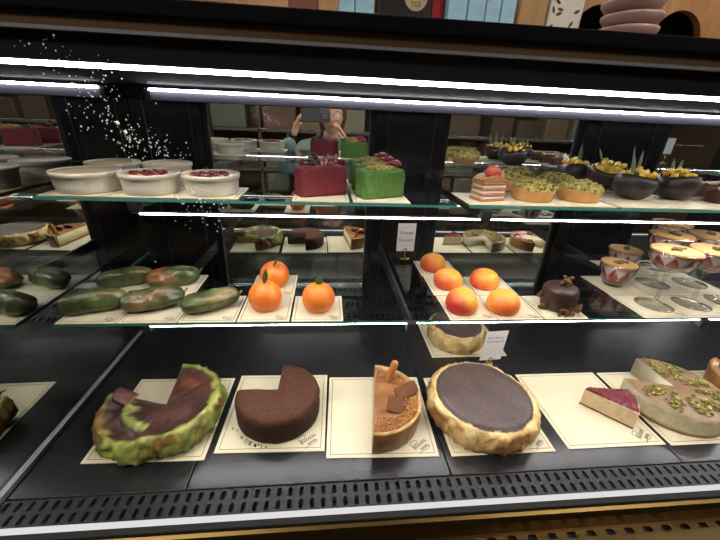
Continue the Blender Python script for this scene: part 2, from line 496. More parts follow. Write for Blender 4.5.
# ------------------------------------------------------------------ boards
def scribble(size, seed):
    """two short lines of handwriting-like loops with a flourish"""
    rnd = random.Random(seed); g = bmesh.new()
    def stroke(pts, w):
        prev = None
        for i, p in enumerate(pts):
            q = pts[min(i + 1, len(pts) - 1)]; o = pts[max(i - 1, 0)]
            d = Vector((q[0] - o[0], q[1] - o[1])); d = d.normalized() if d.length > 1e-9 else Vector((1, 0))
            n = Vector((-d.y, d.x)) * w
            cur = (g.verts.new((p[0] + n.x, p[1] + n.y, 0)), g.verts.new((p[0] - n.x, p[1] - n.y, 0)))
            if prev: g.faces.new((prev[0], cur[0], cur[1], prev[1]))
            prev = cur
    w = size * 0.018
    stroke([(size * (-.5 + i / 40 + .05 * math.sin(i * 1.3)), size * (.10 * math.sin(i * 1.25) * (1.5 if i < 6 else 1) + .08)) for i in range(40)], w)
    stroke([(size * (-.2 + i / 46 + .04 * math.cos(i * 1.5)), size * (.09 * math.sin(i * 1.5) - .22)) for i in range(26)], w)
    stroke([(size * (-.5 + .9 * i / 14), size * (-.36 + .05 * math.sin(i * .5))) for i in range(15)], w * .8)
    stroke([(size * (-.25 + .25 * math.cos(i * .45)), size * (.33 + .12 * math.sin(i * .45))) for i in range(14)], w)
    return g
def board(label, x0, x1, y0, y1, z, group, mark=True, rotz=0.0, th=0.0016, rnd=0):
    cx, cy, hx, hy = (x0 + x1) / 2, (y0 + y1) / 2, (x1 - x0) / 2, (y1 - y0) / 2
    o = obj('cake_board', box(-hx, hx, -hy, hy, 0, th), board_mat(hx, hy), None, bevel=0.0006, loc=(cx, cy, z + 0.0002), rot=(0, 0, rotz))
    tag(o, label, 'cake board', group)
    if mark:
        s = 0.034 if hx > 0.08 else 0.018
        obj('printed_script', scribble(s, rnd), M_script, o, loc=(hx - s * .9, -hy + s * .72, th + .0004), rot=(0, 0, R(38) if hx > .08 else R(15)))
    return o
GD = 'cream cake boards on the black deck'
ZD = 0.0
BT = 0.0019   # height of a board's top above its support
board('cream board under the green matcha cheesecake', -0.424, -0.215, -0.012, 0.200, ZD, GD, False, R(-1.2))
board('cream board under the cut chocolate cake', -0.202, -0.001, -0.004, 0.203, ZD, GD, True, R(-1.5))
board('cream board under the half biscuit cake, bare on its left side', 0.003, 0.213, -0.026, 0.188, ZD, GD, True, R(-2.0))
board('cream board under the whole dark topped burnt cheesecake', 0.232, 0.438, -0.031, 0.181, ZD, GD, True)
board('cream board holding the lone raspberry cheesecake wedge', 0.466, 0.672, -0.028, 0.184, ZD, GD, True)
board('cream board under the pistachio topped white cake', 0.681, 0.886, -0.031, 0.182, ZD, GD, True)
board('cream board under the brown tart at the right edge of the deck', 0.895, 1.100, -0.033, 0.180, ZD, GD, True)
board('cream board in the second row, under the smaller burnt cheesecake', 0.276, 0.482, 0.258, 0.414, ZD, GD, False)
GM = 'square cream boards on the lower glass shelf'
e = 0.0012
mid = [
 ('square cream board under the front left green eclair', -.4805, -.3775, .103, .205, 1), ('square cream board under the front middle eclair with brown patches', -.3755, -.2735, .103, .205, 1),
 ('square cream board under the front right pale striped eclair', -.2715, -.1695, .103, .205, 1),
 ('square cream board under the rear left green eclair', -.4805, -.3775, .207, .310, 0), ('square cream board under the rear eclair with the orange flush', -.3755, -.2785, .207, .310, 0),
 ('square cream board under the front left orange cake', -.1665, -.0705, .103, .203, 1), ('square cream board under the orange cake in the back', -.1655, -.0700, .205, .310, 1),
 ('square cream board under the right hand lone orange cake', -.0665, .0315, .102, .202, 1),
 ('square cream board under the rearmost peach cake', .2360, .3340, .306, .404, 0), ('square cream board under the peach cake in the middle of the column of three', .2385, .3365, .204, .303, 0),
 ('square cream board under the front peach cake with the dimple', .2410, .3390, .100, .201, 1), ('square cream board under the rear peach cake of the column of two', .3395, .4350, .203, .301, 0),
 ('square cream board under the yellowest peach cake', .3415, .4350, .100, .200, 1), ('square cream board under the round chocolate cake with granola', .4380, .5310, .100, .199, 1),
 ('square cream board under the small strawberry glass nearest the front', .660, .760, .205, .307, 0),
 ('square cream board under the small strawberry glass behind', .764, .864, .311, .415, 0),
 ('square cream board under the stemmed strawberry glass at front left', .657, .765, .100, .203, 1), ('square cream board under the second stemmed strawberry glass in front', .767, .865, .100, .203, 1),
 ('square cream board under the third stemmed strawberry glass in front', .867, .965, .100, .203, 1), ('square cream board under the middle row stemmed glass on the left', .763, .875, .205, .307, 0),
 ('square cream board under the middle row stemmed glass on the right', .878, .976, .205, .307, 0), ('square cream board under the rearmost stemmed glass', .868, .976, .311, .415, 0)]
for i, (l, x0, x1, y0, y1, mk) in enumerate(mid): board(l, x0, x1, y0, y1, H1, GM, bool(mk), rnd=i)
GT = 'square cream boards on the upper glass shelf'
top = [
 ('square cream board under the front left plain ramekin', -.480, -.367, .158, .262), ('square cream board under the middle front ramekin with raspberry', -.365, -.264, .158, .262),
 ('square cream board under the front right ramekin with raspberry', -.262, -.157, .158, .262), ('square cream board under the rear left ramekin', -.480, -.392, .268, .392),
 ('square cream board under the rear right ramekin', -.390, -.285, .268, .392),
 ('square cream board under the front red velvet slice', -.062, .040, .154, .280), ('square cream board under the rear red velvet slice', -.062, .040, .283, .400),
 ('square cream board under the green slices, front one', .047, .152, .154, .262), ('square cream board under the green slices, rear one', .047, .152, .265, .395),
 ('square cream board under the layered strawberry slice', .264, .355, .156, .262), ('square cream board under the front left pistachio tartlet', .357, .449, .156, .262),
 ('square cream board under the front right pistachio tartlet', .451, .562, .156, .262), ('square cream board under the rear left pistachio tartlet', .360, .462, .266, .372),
 ('square cream board under the rear right pistachio tartlet', .464, .566, .266, .372),
 ('square cream board under the chocolate bowl with the tallest leaves', .572, .692, .158, .300), ('square cream board under the chocolate bowl on the right', .694, .806, .158, .300),
 ('square cream board under the tilted chocolate bowl', .572, .692, .304, .385), ('square cream board under the white topped chocolate bars', .810, .990, .160, .405)]
for i, (l, x0, x1, y0, y1) in enumerate(top): board(l, x0, x1, y0, y1, H2, GT, False, rnd=i)
# ------------------------------------------------------------------ deck cakes
ZB = 0.0021
M_paint_matte = pmat('cake_matte', (1, 1, 1), 0.75, var=0.35, vscale=140, bump=0.6, bscale=260, attr=True, spec=0.25)
M_paint_satin = pmat('cake_satin', (1, 1, 1), 0.40, var=0.25, vscale=90, bump=0.35, bscale=140, attr=True, spec=0.4)
M_paint_gloss = pmat('cake_gloss', (1, 1, 1), 0.27, var=0.35, vscale=70, bump=0.35, bscale=90, attr=True, spec=0.5)
M_cut = pmat('cut_cheese', lin(226, 206, 160), 0.55, var=0.5, vscale=60, col2=lin(205, 180, 130), bump=0.4, bscale=200)
M_crumb_or = pmat('biscuit_crumb', lin(172, 120, 64), 0.8, var=0.8, vscale=200, col2=lin(126, 82, 40), bump=0.8, bscale=400)
M_pist = pmat('pistachio_crumb', lin(136, 128, 62), 0.7, var=0.9, vscale=170, col2=lin(88, 86, 38), bump=0.5, bscale=300)
M_pist2 = pmat('pistachio_pale', lin(196, 184, 106), 0.7, var=0.7, vscale=150, col2=lin(130, 116, 58))

# --- matcha burnt cheesecake: a ring of about three quarters, its left front torn open
GREEN, GREEN2, BROWN, BROWN2 = lin(156, 162, 82), lin(104, 114, 50), lin(84, 54, 46), lin(56, 34, 30)
def crease(c, s, z, seed):
    """irregular paper-fold pattern, about -0.5 .. 0.5"""
    a = nz(c * 2.6 + z * 14, s * 2.6 - z * 9, z * 26, 1, seed); b = nz(c * 6.5 - z * 30, s * 6.5, z * 44, 1, seed + 3)
    return (1 - 3.2 * abs(a)) * .55 + (1 - 3.2 * abs(b)) * .45 - .40
def matcha_profile(t):
    c, s = math.cos(t), math.sin(t)
    n1 = nz(c, s, 0, 2.2); n2 = nz(c, s, 3, 7.0)
    d = math.degrees(t) % 360
    rb = 0.0985 + 0.005 * n1 + (.013 if 150 < d < 268 else 0) * math.sin(PI * max(0, min(1, (d - 150) / 118)))
    if abs(d - 281) < 1.6: rb -= .0025
    slump = 1.0 - 0.22 * max(0.0, min(1, (d - 172) / 40.0)) * max(0.0, min(1.0, (268 - d) / 18.0)) if 165 < d < 268 else 1.0
    h = (0.053 + 0.003 * n1) * slump
    torn = max(0.0, min(1.0, (d - 178) / 14.0)) * max(0.0, min(1.0, (262 - d) / 12.0)) if 170 < d < 265 else 0.0
    pr = [(0, 0), (rb * .9, 0.0)]
    for k, (off, f) in enumerate(((.0, .08), (.004, .2), (.007, .34), (.0085, .48), (.0085, .62), (.0075, .75), (.006, .88), (.004, .97))):
        z = h * f; pr.append((rb + off + .0105 * crease(c, s, z, 4.0), z))
    pr += [(rb + .001 + .004 * n2, h + .0045 + .004 * n2), (rb - .005 + .003 * n2, h + .0045 + .003 * n2), (rb - .010 + .003 * n2, h + .0005), (rb - .018, h - .003)]
    for k, f in enumerate((0.74, 0.68, 0.62, 0.56, 0.48, 0.36, 0.22, 0.1)):
        z = h * (1 - min(1, k / 5)) + .053 * min(1, k / 5) - .0045 - 0.0012 * k
        ridge = (-.003, .004, 0.012, 0.011, 0.005, 0.002, 0, 0)[k]
        pr.append((rb * f, z + torn * ridge * (.8 + .5 * n2)))
    pr.append((0, .039))
    return pr
def rough(o, amp, sc, seed, zmin=.004):
    for v in o.data.vertices:
        if v.co.z > zmin:
            v.co.z += amp * nz(v.co.x, v.co.y, v.co.z, sc, seed) + .5 * amp * nz(v.co.x, v.co.y, v.co.z, sc * 2.7, seed + 2)
    return o
o = obj('matcha_cheesecake', sector(matcha_profile, R(172), R(451), 190), [pmat('matcha_skin', (1, 1, 1), .45, var=.3, vscale=110, bump=1.0, bscale=85, attr=True, spec=.4), pmat('matcha_cut', lin(150, 148, 66), .6, var=.7, vscale=50, col2=lin(104, 66, 36), bump=.5)], None, True, loc=(-.313, .083, ZB))
rough(o, .0035, 34, 2)
tag(o, 'green matcha burnt cheesecake with dark brown top and a missing piece', 'cheesecake')
def matcha_col(co, n):
    r = math.hypot(co.x, co.y); t = math.atan2(co.y, co.x); d = math.degrees(t) % 360
    a = nz(co.x, co.y, co.z, 45); b = nz(co.x, co.y, co.z, 18, 5)
    lim = .012 * math.sin(PI * max(0, min(1, (d - 150) / 118)))
    if n.z > 0.30 and r < 0.090 + lim + .006 * a or r < 0.078:
        c = mixc(BROWN, BROWN2, .5 + b)
        if 176 <= d <= 262 and .053 + .004 * a < r < .069 + .005 * a: c = mixc(GREEN, GREEN2, .4 + a)
        c = mixc(c, lin(126, 74, 42), .7 * max(0, 1 - ((d - 58) / 24) ** 2 - ((r - .056) / .022) ** 2 + a))
        return c
    c = mixc(GREEN, GREEN2, .45 + 1.2 * a)
    if co.z < .052 and co.z > .006: c = mixc(c, lin(112, 74, 32), max(0, min(.9, (b + .42 * crease(math.cos(t), math.sin(t), co.z, 4.0) + (.20 if d > 265 or d < 90 else .08)) * 3.0)))
    return c
paint(o, matcha_col)
# folded skin flap on the torn side
g = bmesh.new(); gx = []
for i in range(9):
    row = []
    for j in range(7):
        u, v = i / 8, j / 6
        row.append(g.verts.new((-.10 + .040 * u + .006 * v, .000 + .030 * v - .016 * u, .0515 + .012 * math.sin(v * 2.4) * (1 - .55 * u) - .002 * u + .002 * nz(u * 3, v * 3, 0))))
    gx.append(row)
for i in range(8):
    for j in range(6): g.faces.new((gx[i][j], gx[i + 1][j], gx[i + 1][j + 1], gx[i][j + 1]))
f = obj('folded_skin', g, pmat('brown_skin', lin(98, 62, 56), .35, var=.5, vscale=70, col2=lin(74, 44, 38)), o, True)
md = f.modifiers.new('thick', 'SOLIDIFY'); md.thickness = .002

# --- chocolate cake with a wedge gone
def choc_profile(t):
    n1 = nz(math.cos(t), math.sin(t), 0, 5.0)
    r = 0.0835 + .0012 * n1; h = .057
    return [(0, 0), (r * .95, 0), (r, .004), (r + .0005, .02), (r, .034), (r + .001, .044), (r - .002, h - .004), (r - .007, h), (r - .02, h + .001), (r * .5, h + .0016 + .0005 * n1), (r * .2, h + .001), (0, h + .001)]
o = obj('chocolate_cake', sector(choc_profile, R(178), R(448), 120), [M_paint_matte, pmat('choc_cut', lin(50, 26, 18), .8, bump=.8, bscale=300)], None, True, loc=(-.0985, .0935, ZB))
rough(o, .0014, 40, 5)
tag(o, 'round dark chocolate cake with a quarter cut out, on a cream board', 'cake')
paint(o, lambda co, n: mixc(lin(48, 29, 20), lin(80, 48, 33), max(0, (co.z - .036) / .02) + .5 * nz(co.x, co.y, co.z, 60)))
random.seed(3); g = bmesh.new()
for i in range(22):
    t = R(random.gauss(232, 14)); rr = .086 + abs(random.gauss(0, .004)); chunk(g, (rr * math.cos(t), rr * math.sin(t), .0008), random.uniform(.0012, .003))
c = obj('cake_crumbs', g, pmat('choc_crumb', lin(58, 32, 20), .9), o); c['kind'] = 'stuff'

# --- half biscuit cake
CR, CR2 = lin(142, 102, 58), lin(112, 76, 40)
def bisc_profile(t):
    n1 = nz(math.cos(t), math.sin(t), 0, 9)
    r = .0945 + .001 * n1; h = .054
    return [(0, 0), (r * .95, 0), (r - .002, .004), (r + .001, .030), (r + .002, h - .003), (r + .001, h), (r - .002, h + .001), (r - .005, h - .001), (r - .007, h - .006), (r * .7, h - .007), (r * .4, h - .0075), (0, h - .0075)]
o = obj('biscuit_cheesecake', sector(bisc_profile, R(-98), R(82), 80), [M_paint_satin, M_cut], None, True, loc=(.0965, .072, ZB))
tag(o, 'half a caramel topped biscuit cake with brown crust and crumb rim', 'cheesecake')
def bisc_col(co, n):
    r = math.hypot(co.x, co.y); a = nz(co.x, co.y, co.z, 50)
    if r > .088: return mixc(CR, CR2, .5 + a) if co.z < .052 else mixc(lin(196, 160, 108), CR, .3 + a)
    return mixc(lin(156, 106, 66), lin(138, 90, 54), .5 + a)
paint(o, bisc_col)
random.seed(5); g = bmesh.new()
for i in range(1150):
    t = R(random.uniform(-95, 79)); w = .0868 - abs(random.gauss(0, .0100))
    if -95 < math.degrees(t) < -62: w = .0865 - abs(random.gauss(0, .012))
    chunk(g, (w * math.cos(t), w * math.sin(t), .0472 + random.uniform(0, .003)), random.uniform(.0022, .0046))
c = obj('crumb_topping', g, M_crumb_or, o); c['kind'] = 'stuff'
# crust stripe seen on the cut face
g = bmesh.new()
a = R(-98); b = R(82)
for ang in (a, b):
    d = Vector((math.cos(ang), math.sin(ang))); nrm = Vector((d.y, -d.x)) * (1 if ang == a else -1)
    def pt(r, z, k): return g.verts.new((d.x * r + nrm.x * k, d.y * r + nrm.y * k, z))
    for r0, r1, z0, z1 in ((.0, .0935, .0005, .007), (.0865, .0935, .007, .053)):
        g.faces.new((pt(r0, z0, .0006), pt(r1, z0, .0006), pt(r1, z1, .0006), pt(r0, z1, .0006)))
c = obj('cut_crust', g, pmat('crust_brown', CR, .8, var=.6, vscale=120, col2=CR2), o)
M_bisc = pmat('caramel_biscuit', lin(190, 126, 66), .7, var=.6, vscale=80, col2=lin(146, 90, 42), bump=.7, bscale=170)
M_bisc2 = pmat('dark_biscuit', lin(112, 70, 36), .7, var=.6, vscale=80, col2=lin(84, 48, 24), bump=.7, bscale=170)
def biscuit(parent, L, W, T, loc, rot, m):
    g = bmesh.new(); n = 10
    ring = []
    for k in range(40):
        t = 2 * PI * k / 40; c_, s_ = math.cos(t), math.sin(t); e_ = .45
        sc = 1 + .02 * math.cos(k * PI)
        ring.append((L / 2 * math.copysign(abs(c_) ** e_, c_) * sc, W / 2 * math.copysign(abs(s_) ** e_, s_) * sc))
    lo = [g.verts.new((x * .97, y * .97, -T / 2)) for x, y in ring]; mi = [g.verts.new((x, y, 0)) for x, y in ring]; hi = [g.verts.new((x * .95, y * .95, T / 2)) for x, y in ring]
    for A, B in ((lo, mi), (mi, hi)):
        for k in range(40): g.faces.new((A[k], A[(k + 1) % 40], B[(k + 1) % 40], B[k]))
    g.faces.new(lo[::-1]); g.faces.new(hi)
    return obj('biscuit', g, m, parent, loc=loc, rot=rot)
biscuit(o, .058, .0135, .0100, (.042, .050, .0700), (R(6), R(-74), R(10)), M_bisc)
biscuit(o, .050, .026, .0075, (.066, .006, .0610), (R(44), R(-14), R(18)), M_bisc2)
biscuit(o, .034, .028, .0075, (.038, -.030, .0575), (R(42), R(8), R(-14)), M_bisc2)

# --- burnt cheesecakes
PALE, PALE2, BURN = lin(228, 200, 140), lin(200, 160, 96), lin(132, 80, 38)
def burnt(R0, H, seed, folds):
    def prof(t):
        c, s = math.cos(t), math.sin(t)
        n1 = nz(c, s, seed, 2.2); n2 = nz(c, s, seed + 3, 8.0)
        k = R0 / .105
        r = R0 * .93 + .0025 * n1
        h = H + .0015 * n1
        pr = [(0, 0), (r * .99, 0)]
        for off, f in ((.005, .08), (.008, .2), (.010, .34), (.0105, .48), (.0105, .62), (.0095, .76), (.0075, .88), (.004, .97)):
            pr.append((r + off * k + .0075 * k * crease(c, s, h * f, seed), h * f))
        pr += [(r + .0005 + .002 * n2, h + .0015 + .0015 * n2), (r - .003 + .0015 * n2, h + .001), (r - .005 + .0015 * n2, h + .0012), (r - .007 + .0015 * n2, h + .0050), (r - .012, h + .0068), (r - .024, h + .0062)]
        pr += [(r * .6, H + .0042), (r * .3, H + .003), (0, H + .003)]
        return pr
    def col(co, n):
        r = math.hypot(co.x, co.y); t = math.atan2(co.y, co.x); a = nz(co.x, co.y, co.z, 40, seed); b = nz(co.x * 1.0, co.y, co.z * .5, 22, seed + 4)
        edge = R0 * .93 - .0040 + .0018 * a
        if r < edge and co.z > H * .7:
            return mixc(lin(74, 62, 60), lin(92, 76, 70), .5 + .9 * nz(co.x, co.y, 0, 16, seed) + .3 * a)
        c = mixc(PALE, PALE2, .35 + 1.1 * a)
        if co.z < H - .004: c = mixc(c, BURN, max(0, min(.85, (b + .05 + .34 * crease(math.cos(t), math.sin(t), co.z, seed)) * 4.0)))
        return c
    return prof, col
M_burnt = pmat('burnt_top', (1, 1, 1), 0.46, var=0.25, vscale=140, bump=0.8, bscale=110, attr=True, spec=0.4)
pr, colf = burnt(.1085, .051, 2.0, 26)
o = obj('burnt_cheesecake', sector(pr, 0, 2 * PI, 200, full=True), [M_burnt], None, True, loc=(.3250, .068, ZB))
rough(o, .0012, 40, 3)
tag(o, 'whole burnt cheesecake with dark charcoal top and pale creased sides', 'cheesecake'); paint(o, colf)
pr, colf = burnt(.077, .052, 8.0, 18)
o = obj('burnt_cheesecake', sector(pr, R(-238), R(52), 120), [M_burnt, M_cut], None, True, loc=(.362, .336, ZB))
tag(o, 'smaller burnt cheesecake with a slice gone, behind the whole one', 'cheesecake'); paint(o, colf)

# --- raspberry wedge
def wedge(name, tip, b1, b2, h, zb, mats):
    g = bmesh.new(); n = 14
    tip, b1, b2 = Vector(tip), Vector(b1), Vector(b2); mid_ = (b1 + b2) / 2; out = (mid_ - tip).normalized()
    arc = [b1.lerp(b2, i / n) + out * .010 * math.sin(PI * i / n) for i in range(n + 1)]
    lo = [g.verts.new((tip.x, tip.y, 0))] + [g.verts.new((p.x, p.y, 0)) for p in arc]
    hi = [g.verts.new((tip.x, tip.y, h))] + [g.verts.new((p.x, p.y, h)) for p in arc]
    g.faces.new(lo[::-1]).material_index = 0; g.faces.new(hi)
    m = len(lo)
    for i in range(m):
        j = (i + 1) % m
        f = g.faces.new((lo[i], lo[j], hi[j], hi[i]))
        f.material_index = 1 if 0 < i < m - 1 else 0
    return g, tip, arc
g, tip, arc = wedge('w', (.566, .084), (.632, .010), (.660, .080), .041, ZB, None)
o = obj('raspberry_cheesecake_slice', g, [pmat('cheese_white', lin(220, 200, 164), .65, var=.8, vscale=80, col2=lin(194, 166, 124), bump=.8, bscale=200), pmat('crust_side', lin(176, 140, 92), .8, var=.6, vscale=90, col2=lin(140, 100, 60))], None, loc=(0, 0, ZB))
tag(o, 'lone wedge of pale cheesecake with glossy red raspberry topping', 'cheesecake slice')
g = bmesh.new(); rows = 34; cols = 16
cen = (tip + arc[0] + arc[-1]) / 3
grid = []
for i in range(rows + 1):
    u = i / rows; row = []
    for j in range(cols + 1):
        v = j / cols; k = int(round(v * (len(arc) - 1)))
        p = tip.lerp(arc[k], .0 + 1.01 * u)
        edge = min(u, 1 - u, v, 1 - v)
        z = .0412 + .0058 * min(1, edge * 14) + .0030 * math.sin(u * 60 + 9 * v) * (1 if .1 < v < .9 else .4) - (.004 if edge < .01 else 0)
        row.append(g.verts.new((p.x, p.y, z)))
    grid.append(row)
for i in range(rows):
    for j in range(cols): g.faces.new((grid[i][j], grid[i + 1][j], grid[i + 1][j + 1], grid[i][j + 1]))
c = obj('raspberry_topping', g, pmat('raspberry_glaze', lin(122, 32, 44), .3, var=.9, vscale=130, col2=lin(70, 14, 26), bump=.9, bscale=160), o, True)
g = bmesh.new(); q = [tip] + arc
lo = [g.verts.new((p.x, p.y, .0)) for p in q]; hi = [g.verts.new((p.x, p.y, .004)) for p in q]
for vlist in (lo, hi):
    for v in vlist: v.co = Vector((cen.x + (v.co.x - cen.x) * 1.015, cen.y + (v.co.y - cen.y) * 1.015, v.co.z))
g.faces.new(lo[::-1]); g.faces.new(hi)
for i in range(len(q)): g.faces.new((lo[i], lo[(i + 1) % len(q)], hi[(i + 1) % len(q)], hi[i]))
obj('biscuit_base', g, pmat('base_brown', lin(120, 78, 44), .8, var=.6, vscale=120), o)

# --- pistachio white cake
WHT = lin(216, 208, 178)
def pist_profile(t):
    n1 = nz(math.cos(t), math.sin(t), 0, 6)
    r = .1005 + .0008 * n1; h = .046
    return [(0, 0), (r * .97, 0), (r - .001, .002), (r - .001, .006), (r, .012), (r, h - .006), (r, h - .002), (r - .001, h), (r - .004, h + .0006), (r * .8, h + .0006), (r * .4, h + .0006), (0, h + .0006)]
o = obj('pistachio_cake', sector(pist_profile, R(162) - 2 * PI, R(92), 110), [M_paint_satin, pmat('white_cake', lin(228, 216, 186), .55, var=.3, vscale=70, bump=.3)], None, True, loc=(.7745, .0785, ZB))
tag(o, 'round white cake with beige top and green pistachio clusters, wedge missing', 'cake')
paint(o, lambda co, n: (lin(138, 110, 84) if co.z > .0455 else (lin(150, 116, 70) if co.z < .0065 else mixc(WHT, lin(196, 186, 150), .5 + nz(co.x, co.y, co.z, 30)))))
random.seed(11)
for k, d in enumerate((-168, -132, -98, -62, -27, 8, 44, 80)):
    g = bmesh.new(); t = R(d)
    for i in range(64):
        rr = .062 + random.gauss(0, .013); tt = t + random.gauss(0, .10)
        rr = max(.03, min(.094, rr))
        chunk(g, (rr * math.cos(tt), rr * math.sin(tt), .0475 + random.uniform(0, .004)), random.uniform(.003, .0062), mi=random.choice((0, 0, 1)))
    c = obj('pistachio_cluster', g, [M_pist, M_pist2], o); c['kind'] = 'stuff'

# --- brown tart at the right end of the deck
def tart_profile(t):
    n1 = nz(math.cos(t), math.sin(t), 0, 9)
    r = .089 + .0008 * n1; h = .047
    return [(0, 0), (r * .95, 0), (r, .003), (r + .004, h - .002), (r + .003, h), (r - .002, h), (r - .003, h - .008), (r * .5, h - .008), (0, h - .008)]
o = obj('cream_tart', sector(tart_profile, R(105), R(385), 90), [M_paint_satin, M_cut], None, True, loc=(1.008, .085, ZB))
tag(o, 'brown crusted tart with cream and pink pieces at the right edge of the deck', 'tart')
paint(o, lambda co, n: mixc(lin(166, 118, 72), lin(132, 86, 46), .5 + nz(co.x, co.y, co.z, 40)) if math.hypot(co.x, co.y) > .086 else lin(228, 210, 186))
random.seed(12)
for k in range(9):
    g = bmesh.new(); t = R(118 + k * 30)
    blob(g, (.062 * math.cos(t), .062 * math.sin(t), .045), .014, 10, 0, (1.2, .8, .6), .4, k)
    obj('pink_piece', g, [pmat('pink_fruit', lin(206, 110, 116), .35, var=.7, vscale=70, col2=lin(240, 200, 196)), pmat('brown_curl', lin(104, 60, 36), .5)][0 if k % 3 else 1], o, True)

# ------------------------------------------------------------------ lower shelf
Z1 = H1 + 0.0021
# --- eclairs
def eclair(name, L, seed, cols, ridge=.0022):
    g = bmesh.new(); n = 34; seg = 26; rings = []
    for i in range(n + 1):
        u = i / n; x = (u - .5) * L
        e_ = (1 - abs(2 * u - 1) ** 3.4) ** .5 if 0 < u < 1 else 0
        w = .0225 * e_ * (1 - .10 * (u - .5)) * (1 + .06 * nz(u * 4, seed, 0)); hgt = .0205 * e_ * (1 + .06 * nz(u * 4, seed, 5))
        if i in (0, n): rings.append([g.verts.new((x, 0, .018))]); continue
        ring = []
        for k in range(seg):
            t = 2 * PI * k / seg
            rd = 1 + ridge / .02 * math.cos(3 * t + seed + 1.2 * nz(u * 3, seed, 2)) + .10 * nz(u * 6, math.cos(t) * 2, math.sin(t) * 2, 1, seed) + .055 * (1 - 3 * abs(nz(u * 4, math.cos(t) * 4, math.sin(t) * 4, 1, seed + 4)))
            y = w * math.cos(t) * rd + .004 * math.sin(u * PI + seed) ; z = hgt * math.sin(t) * rd
            ring.append(g.verts.new((x, y, max(.0002, .0185 + z))))
        rings.append(ring)
    for a, b in zip(rings, rings[1:]):
        for k in range(seg):
            k2 = (k + 1) % seg
            if len(a) == 1: g.faces.new((a[0], b[k], b[k2]))
            elif len(b) == 1: g.faces.new((a[k], a[k2], b[0]))
            else: g.faces.new((a[k], a[k2], b[k2], b[k]))
    o = obj(name, g, M_paint_gloss, None, True)
    def col(co, n):
        a = nz(co.x, co.y, co.z, 30, seed); b = nz(co.x * .4, co.y, co.z, 34, seed + 9); c = mixc(cols[0], cols[1], .5 + 1.1 * a)
        return mixc(c, cols[2], max(0, min(.9, (b + cols[3] * co.x / L + cols[4] + (.25 if co.z > .028 else 0)) * 3)))
    paint(o, col)
    g2 = bmesh.new(); tube(g2, [(L / 2 - .004, 0, .019), (L / 2 + .001, .001, .022), (L / 2 + .004, .001, .027)], [.0022, .0018, .0022], 8)
    obj('stalk', g2, pmat('stalk_green', lin(112, 118, 66), .6), o, True)
    return o
DG, DG2, OR = lin(80, 92, 50), lin(52, 64, 32), lin(112, 88, 54)
ecl = [((-.437, .1515), 24, 'dark green glazed eclair at front left, end nearest the mirror', .112, 1.0, (DG, DG2, lin(110, 100, 54), 0, -.30)),
       ((-.334, .1595), 27, 'green glazed eclair in front with brown mottled top, middle of three', .112, 2.3, (DG, DG2, OR, -.3, -.24)),
       ((-.2245, .1525), 24, 'green eclair in front with pale brown streaks, beside the oranges', .110, 4.1, (lin(82, 92, 48), DG2, lin(146, 128, 86), .4, -.16)),
       ((-.4335, .2585), 22, 'plain dark green eclair in the back row beside the mirror', .108, 5.6, (DG, DG2, lin(110, 100, 54), 0, -.34)),
       ((-.3345, .2605), 26, 'green eclair in the back row with an orange flushed left end', .108, 7.7, (DG, DG2, lin(142, 88, 52), -1.0, -.30))]
for (x, y), a, l, L, sd, cc in ecl:
    o = eclair('glazed_eclair', L, sd, cc); o.location = (x, y, Z1); o.rotation_euler = (0, 0, R(a))
    tag(o, l, 'eclair', 'green eclairs on the lower shelf')

# --- oranges and peaches
def leaf_mesh(L, W, bend, twist=0.0):
    g = bmesh.new(); rows = []
    for i in range(9):
        u = i / 8; w = W * math.sin(PI * min(1, u * .93 + .06)) ** .8 * .5
        z = L * u; y = bend * u * u; tw = twist * u
        rows.append([g.verts.new((-w * math.cos(tw), y - w * math.sin(tw) + .15 * w, z)), g.verts.new((0, y, z)), g.verts.new((w * math.cos(tw), y + w * math.sin(tw) + .15 * w, z))])
    for a, b in zip(rows, rows[1:]):
        g.faces.new((a[0], a[1], b[1], b[0])); g.faces.new((a[1], a[2], b[2], b[1]))
    return g
M_orange = pmat('orange_skin', lin(230, 126, 38), .40, var=.4, vscale=25, col2=lin(214, 100, 24), bump=.45, bscale=330, sss=.08)
M_leaf = pmat('leaf_green', lin(58, 84, 38), .4, var=.5, vscale=50, col2=lin(36, 56, 24))
def dome(r, h, lo=0.25, dimple=0.0, seed=0, seg=40):
    g = bmesh.new(); pr = [(0, 0)]; n = 14
    for i in range(n + 1):
        a = -PI / 2 * lo * 2 + (PI / 2 + PI / 2 * lo * 2) * i / n
        pr.append((r * max(0, math.cos(a)), 0))
    z0 = math.sin(-PI * lo)
    prof = [(0, 0)]
    for i in range(n + 1):
        a = -PI * lo + (PI / 2 + PI * lo) * i / n
        z = h * (math.sin(a) - z0) / (1 - z0)
        rr = r * math.cos(a) if i < n else 0
        d = dimple * math.exp(-(rr / (r * .28)) ** 2)
        prof.append((max(0, rr), z - d))
    def fn(p, t, rr):
        k = 1 + .025 * nz(math.cos(t), math.sin(t), p.z / h, 1.3, seed); return Vector((p.x * k, p.y * k, p.z))
    return lathe(g, prof, seg, fn=fn)
